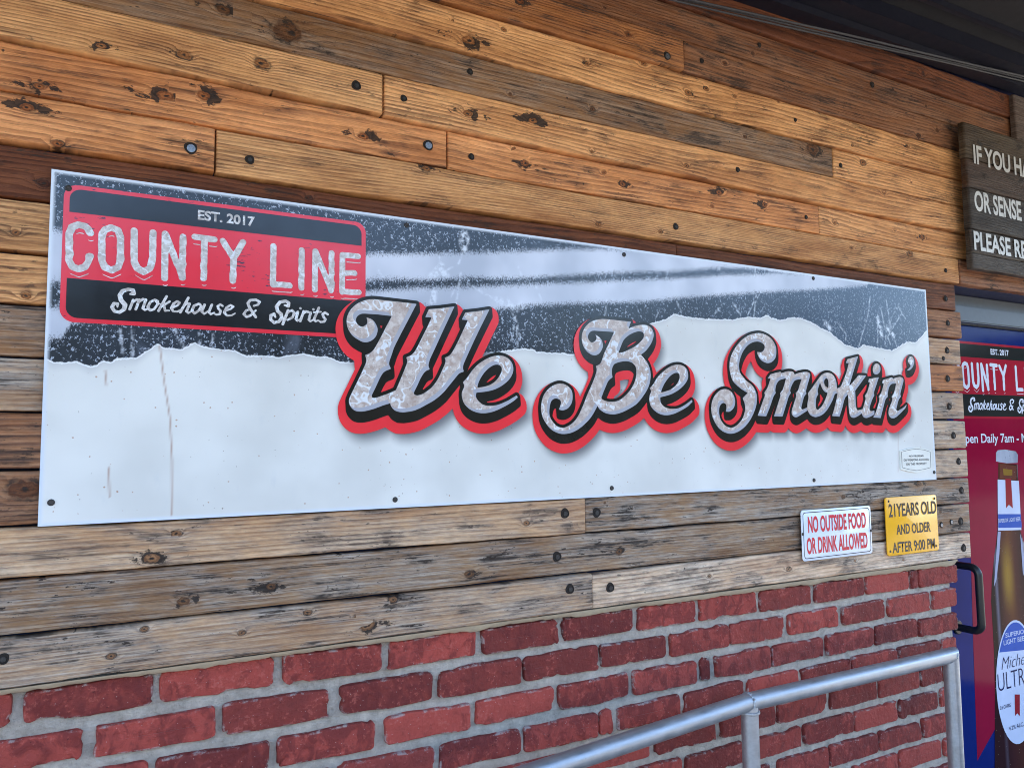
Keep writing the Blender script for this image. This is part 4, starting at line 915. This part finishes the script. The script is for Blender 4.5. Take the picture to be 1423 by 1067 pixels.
def bottle_mat():
    n = N('print_beer_bottle'); p = n.P(); sp = n.node('ShaderNodeSeparateXYZ', ins={0: p}); xl = at(1379, 860, YD)[0]; xr = at(1435, 860, YD)[0]
    u = n.lin(sp.outputs[0], xl, xr, 0, 1); zg = at(1400, 800, YD)[1]
    r = n.node('ShaderNodeValToRGB', ins={0: u}); cr = r.color_ramp
    for pos, c in ((0, srgb(26, 15, 18)), (.09, srgb(34, 20, 22)), (.15, srgb(104, 98, 112)), (.20, srgb(48, 26, 26)), (.34, srgb(78, 40, 34)), (.5, srgb(96, 54, 34)), (.66, srgb(72, 36, 32)), (.84, srgb(44, 24, 26)), (1, srgb(26, 15, 18))):
        e = cr.elements.new(pos) if pos not in (0, 1) else cr.elements[int(pos)]; e.color = (*c, 1)
    dz = n.m('ABSOLUTE', n.m('SUBTRACT', sp.outputs[2], zg)); du = n.m('ABSOLUTE', n.m('SUBTRACT', u, .44))
    gl = n.mul(n.sstep(dz, .16, .0), n.sstep(du, .20, .0)); c = n.mix(n.mul(gl, .85), r.outputs[0], srgb(158, 122, 44))
    low = n.sstep(sp.outputs[2], .86, .62); c = n.mix(n.mul(low, .7), c, srgb(52, 26, 30))
    pd = n.vm('MULTIPLY', p, (1.3, .01, .8)); v = n.node('ShaderNodeTexVoronoi', ins={'Vector': pd, 'Scale': 90.0}); vs = n.node('ShaderNodeSeparateColor', ins={0: v.outputs[1]})
    dm = n.mul(n.m('SUBTRACT', 1.0, n.sstep(v.outputs[0], .16, .24)), n.m('GREATER_THAN', vs.outputs[0], .45)); c = n.mix(n.mul(dm, .55), c, srgb(34, 20, 22))
    v2 = n.vor(n.vm('ADD', pd, (.0022, 0, -.002)), 90); c = n.mix(n.mul(n.mul(n.m('SUBTRACT', 1.0, n.sstep(v2, .07, .12)), n.m('GREATER_THAN', vs.outputs[0], .45)), .5), c, srgb(210, 190, 170))
    return low_ior(n.out(c, .14, 0, .5))
bp = film('bottle_print', [(1387, 643), (1386, 736), (1384, 752), (1381, 775), (1378, 805), (1377, 835), (1379, 870), (1381, 907), (1382, 950), (1382, 1110), (1440, 1120), (1436, 840), (1431, 790), (1424, 760), (1417.5, 737), (1413.5, 645)], bottle_mat(), yb)
film('glass_tone', [(1386, 738), (1390, 738.5), (1388, 770), (1384, 805), (1380.5, 815), (1383, 780)], B_GREY, yb - .0008, bp)
film('glass_tone', [(1417, 741), (1420, 752), (1424, 790), (1421, 800)], B_GREY, yb - .0008, bp)
film('glass_tone', [(1389, 645), (1412, 647), (1412, 667), (1389, 665)], B_MID, yb - .0004, bp)
film('glass_tone', [(1393, 651), (1406, 652.5), (1406, 661), (1394, 660)], B_GOLD, yb - .0008, bp)
film('cap', [(1383.5, 629), (1386, 625.5), (1396, 624.5), (1411, 627), (1414, 632), (1413.5, 643), (1398, 643.5), (1383.5, 641)], B_CAP, yb - .0006, bp)
film('label', [(1385.5, 666), (1415, 668), (1418.5, 736), (1386, 737)], B_LBL, yb - .0012, bp)
film('label', [(1386, 714), (1417.5, 714), (1419, 732.5), (1386.3, 733)], B_LBLUE, yb - .0016, bp)
film('ribbon', [(1396, 664.5), (1404, 665), (1406.5, 706), (1401, 701), (1397, 706)], B_RIB, yb - .0016, bp)
cxo, rx, ry, vy = 1411.5, 28, 86, 947
oval = [(cxo + rx * math.cos(a), vy + (a_ := 4 * math.cos(a)) + ry * math.sin(a)) for a in np.linspace(0, 2 * math.pi, 41)[:-1]]
film('label', oval, B_LBL, yb - .0012, bp)
film('label', [(cxo + (u - cxo) * .95, vy + (v - vy) * .965) for u, v in oval if v < 906], B_LBLUE, yb - .0016, bp)
yq = yb - .0021
text_flat('lettering', 'SUPERIOR', *txt_box(1397, 879.5, 886, 1427, yq), yq, B_LBL, bp, .01); text_flat('lettering', 'LIGHT BEER', *txt_box(1394.5, 889.5, 896.5, 1427, yq), yq, B_LBL, bp, .01)
text_flat('lettering', 'SUPERIOR LIGHT BEER', *txt_box(1387, 721, 726.5, 1418, yq), yq, B_LBL, bp, .01)
text_flat('lettering', 'ULTRA', *txt_box(1386, 936.5, 961, 1434, yq), yq, B_NAV, bp, -.012); text_flat('lettering', '2.6 CARBS', *txt_box(1389.5, 981, 986, 1404.5, yq), yq, B_NAV, bp)
text_flat('lettering', '4.2% ALC./VOL.', *txt_box(1402, 1009, 1015, 1434, yq), yq, B_NAV, bp); text_flat('lettering', 'Michelob', *txt_box(1391, 914, 931, 1440, yq), yq, B_NAV, bp, -.018, .35)
film('ribbon', [(1409, 964), (1416, 964), (1416, 994), (1412.5, 990), (1409.5, 994)], B_RIB, yq, bp)
# handle
M_BLK = plain('black_powder_coat', (.012, .012, .013), .38, 0, .2, 200)
xh = at(1362, 835, .035)[0]; zt_, zb_ = at(1357, 789, .035)[1], at(1360, 879, .035)[1]; pth = [(xh, YD - .001, zt_)]
for k in range(7): a = math.pi / 2 * k / 6; pth.append((xh, .062 - .027 * math.sin(a), zt_ - .027 * (1 - math.cos(a))))
for k in range(7): a = math.pi / 2 * k / 6; pth.append((xh, .062 - .027 * math.cos(a), zb_ + .027 * (1 - math.sin(a))))
pth.append((xh, YD - .001, zb_)); mb = MB(); mb.tube(pth, .0125, 16)
for z_ in (zt_, zb_): mb.lathe([(.024, 0), (.024, -.004), (.021, -.007), (.012, -.007)], (xh, YD - .001, z_), n=20)
mb.build('handle', M_BLK, door)
M_FRAME = plain('grey_door_frame', srgb(84, 92, 100), .5, .2, .12, 50, .05)
mb = MB(); z1_ = at(1340, 447, .085)[1]; z2_ = at(1340, 425, .085)[1]
mb.box((2.4625, .085, z1_), (3.6, .20, z2_), 0, .004); mb.box((2.4625, .105, z2_ + .002), (3.6, .20, 2.124), 0, .003); mb.box((2.4625, .112, zt + .004), (3.6, .19, z1_ - .001), 0, .001)
mb.box((3.56, .085, 0), (3.66, .2, z1_ - .002), 0, .004)
tag(mb.build('door_frame', M_FRAME), 'grey metal door frame head over the film covered door', 'door frame')

# ------------------------------------------------------------------ handrail
def galv():
    n = N('brushed_aluminium'); p = n.P(); a = n.noise(p, 35, 5, .65); b = n.noise(n.vm('MULTIPLY', p, (14, 120, 120)), 1, 3, .6)
    c = n.mix(n.lin(n.add(n.mul(a, .6), n.mul(b, .4)), .3, .7, 0, 1), (.34, .355, .375), (.52, .535, .555)); c = n.mix(n.mul(n.sstep(n.noise(p, 90, 4, .7), .66, .74), .5), c, (.30, .30, .31))
    n.bump(n.add(a, n.mul(b, .6)), .12, .001); return n.out(c, n.lin(a, .3, .7, .40, .60), .85, .5)
M_RAIL = galv(); yR = -.126; RR = .0212
rail = empty('handrail', (1.373, yR, 0)); tag(rail, 'grey metal tube handrail in front of the red brick wall', 'handrail')
xr = 2.172; zr = .976
rl = at(765, 1066, yR); rs = (zr - rl[1]) / (1.371 - rl[0])
mb = MB(); mb.tube([(-.9, yR, zr - rs * 2.271), (rl[0], yR, rl[1]), (1.371, yR, zr + .001), (xr, yR, zr), (xr - .012, yR, 0)], RR, 28); mb.build('rail', M_RAIL, rail)
mb = MB(); mb.tube([(1.3735, yR, zr - RR * .4), (1.3735, yR, 0)], RR * .97, 24); mb.build('post', M_RAIL, rail)
def weld(c, ax, r, seed):
    mb = MB(); rr = np.random.default_rng(seed); n, m = 48, 8; V, F = [], []
    A, B_ = [Vector(v) for v in ax]
    for k in range(n):
        a = 2 * math.pi * k / n; d = A * math.cos(a) + B_ * math.sin(a); nn = A.cross(B_).normalized(); t = .0032 * (1 + .35 * math.sin(k * 2.6) + rr.uniform(-.2, .2))
        for j in range(m): b = 2 * math.pi * j / m; V.append((Vector(c) + d * (r + t * math.cos(b) * .6) + nn * t * math.sin(b))[:])
    for k in range(n):
        for j in range(m): F.append((k * m + j, k * m + (j + 1) % m, ((k + 1) % n) * m + (j + 1) % m, ((k + 1) % n) * m + j))
    mb.add(V, F); mb.build('weld', M_RAIL, rail)
weld((1.371, yR, zr + .001), ((0, 1, 0), (0, 0, 1)), RR + .0004, 1); weld((1.3735, yR, zr - RR - .001), ((1, 0, 0), (0, 1, 0)), RR + .001, 2)
weld((xr, yR, zr), ((0, 1, 0), (.7071, 0, .7071)), RR * 1.0, 3)

# ------------------------------------------------------------------ roof overhang, cables
M_NAVY = plain('navy_trim_paint', srgb(20, 28, 58, .30), .5, 0, .15, 30, .06); M_SOF = plain('soffit_grey', srgb(22, 22, 26), .7, 0, .15, 18, .08)
zs0 = lambda x: 2.853 + (x - 1.5) * .0227
def slab(mb, x0, x1, y0, y1, d0, d1, mi=0):
    V = [(x, y_, zs0(x) + d) for d in (d0, d1) for x, y_ in ((x0, y0), (x1, y0), (x1, y1), (x0, y1))]
    mb.add(V, [(0, 3, 2, 1), (4, 5, 6, 7), (0, 1, 5, 4), (1, 2, 6, 5), (2, 3, 7, 6), (3, 0, 4, 7)], mi)
X0, X1 = XL - .05, XR + .1
roof = empty('roof_overhang', (1.4, -.4, 2.9)); tag(roof, 'dark roof overhang with navy trim above the plank wall', 'roof')
mb = MB(); slab(mb, X0, X1, -1.45, .30, .07, .16); slab(mb, X0, X1, .30, 4.0, .07, .16); mb.build('soffit', M_SOF, roof, False)
mb = MB(); slab(mb, X0, X1, -.055, -.0075, 0, .068); slab(mb, X0, X1, -.115, -.056, .022, .069); slab(mb, X0, X1, -.20, -.185, .05, .069); slab(mb, X0, X1, -1.49, -1.451, -.02, .18); mb.build('trim', M_NAVY, roof, False)
M_CAB = plain('cable_sheath', (.045, .047, .052), .45, 0, .2, 90)
for k, (va, vb_, yc, r) in enumerate([(0, 108, -.064, .0032), (3, 111, -.068, .0028), (-4, 104, -.076, .0034)]):
    a = at(950, va, yc); b = at(1418, vb_, yc); dx = (b[0] - a[0]); pts = []
    for t in np.linspace(-4.0, 1.6, 60):
        x = a[0] + dx * t; pts.append((x, yc, a[1] + (b[1] - a[1]) * t - .004 * abs(math.sin(x * 2.2 + k)) - (0)))
    mb = MB(); mb.tube(pts, r, 8); tag(mb.build('cable', M_CAB), ['grey cable strung under the navy roof trim, lowest of the bundle', 'thin grey cable in the middle of the bundle under the roof trim', 'thicker grey cable under the roof trim, uppermost of the bundle'][[1, 0, 2][k]], 'cable', 'cables under the roof trim')

# ------------------------------------------------------------------ ground and what the sign's gloss can see across the street
def ground_mat(name, a, b, sc):
    n = N(name); p = n.P(); f = n.noise(p, sc, 6, .65); g = n.noise(p, sc * 12, 4, .7)
    c = n.mix(n.lin(n.add(n.mul(f, .6), n.mul(g, .4)), .3, .7, 0, 1), a, b); n.bump(g, .3, .004); return n.out(c, .85, 0, .3)
mb = MB(); mb.add([(-80, -90, 0), (80, -90, 0), (80, 30, 0), (-80, 30, 0)], [(0, 1, 2, 3)]); tag(mb.build('ground', ground_mat('asphalt', (.045, .043, .041), (.075, .071, .066), .8), None, False), kind='structure')
mb = MB(); mb.box((-30, -10.5, .004), (30, -.001, .012)); tag(mb.build('pavement', ground_mat('concrete', (.22, .185, .148), (.30, .26, .21), 1.4), None, False), kind='structure')
def far_wood():
    r = np.random.default_rng(12); V, F = [], []
    for k in range(6000):
        x = r.uniform(-75, 75); top = 7.2 + 1.6 * math.sin(x * .21) + 1.2 * math.sin(x * .47 + 1) + .8 * math.sin(x * 1.1)
        z = top * (1 - r.uniform() ** 1.8 * .98); y_ = -32 + r.uniform(-2.5, 2.5); s_ = r.uniform(.9, 1.7)
        q = r.normal(size=(4, 3)) * s_ * .6; b = len(V); V += [(x + a[0] * 1.2, y_ + a[1], max(.02, z + a[2])) for a in q]; F += [(b, b + 1, b + 2), (b, b + 2, b + 3), (b, b + 1, b + 3), (b + 1, b + 2, b + 3)]
    return link_mesh('far_wood', V, F, plain('far_leaves', (.030, .036, .018), .85, 0, .4, 1.2), None, None, False)
tag(far_wood(), 'distant row of green trees across the street', 'trees', kind='stuff')
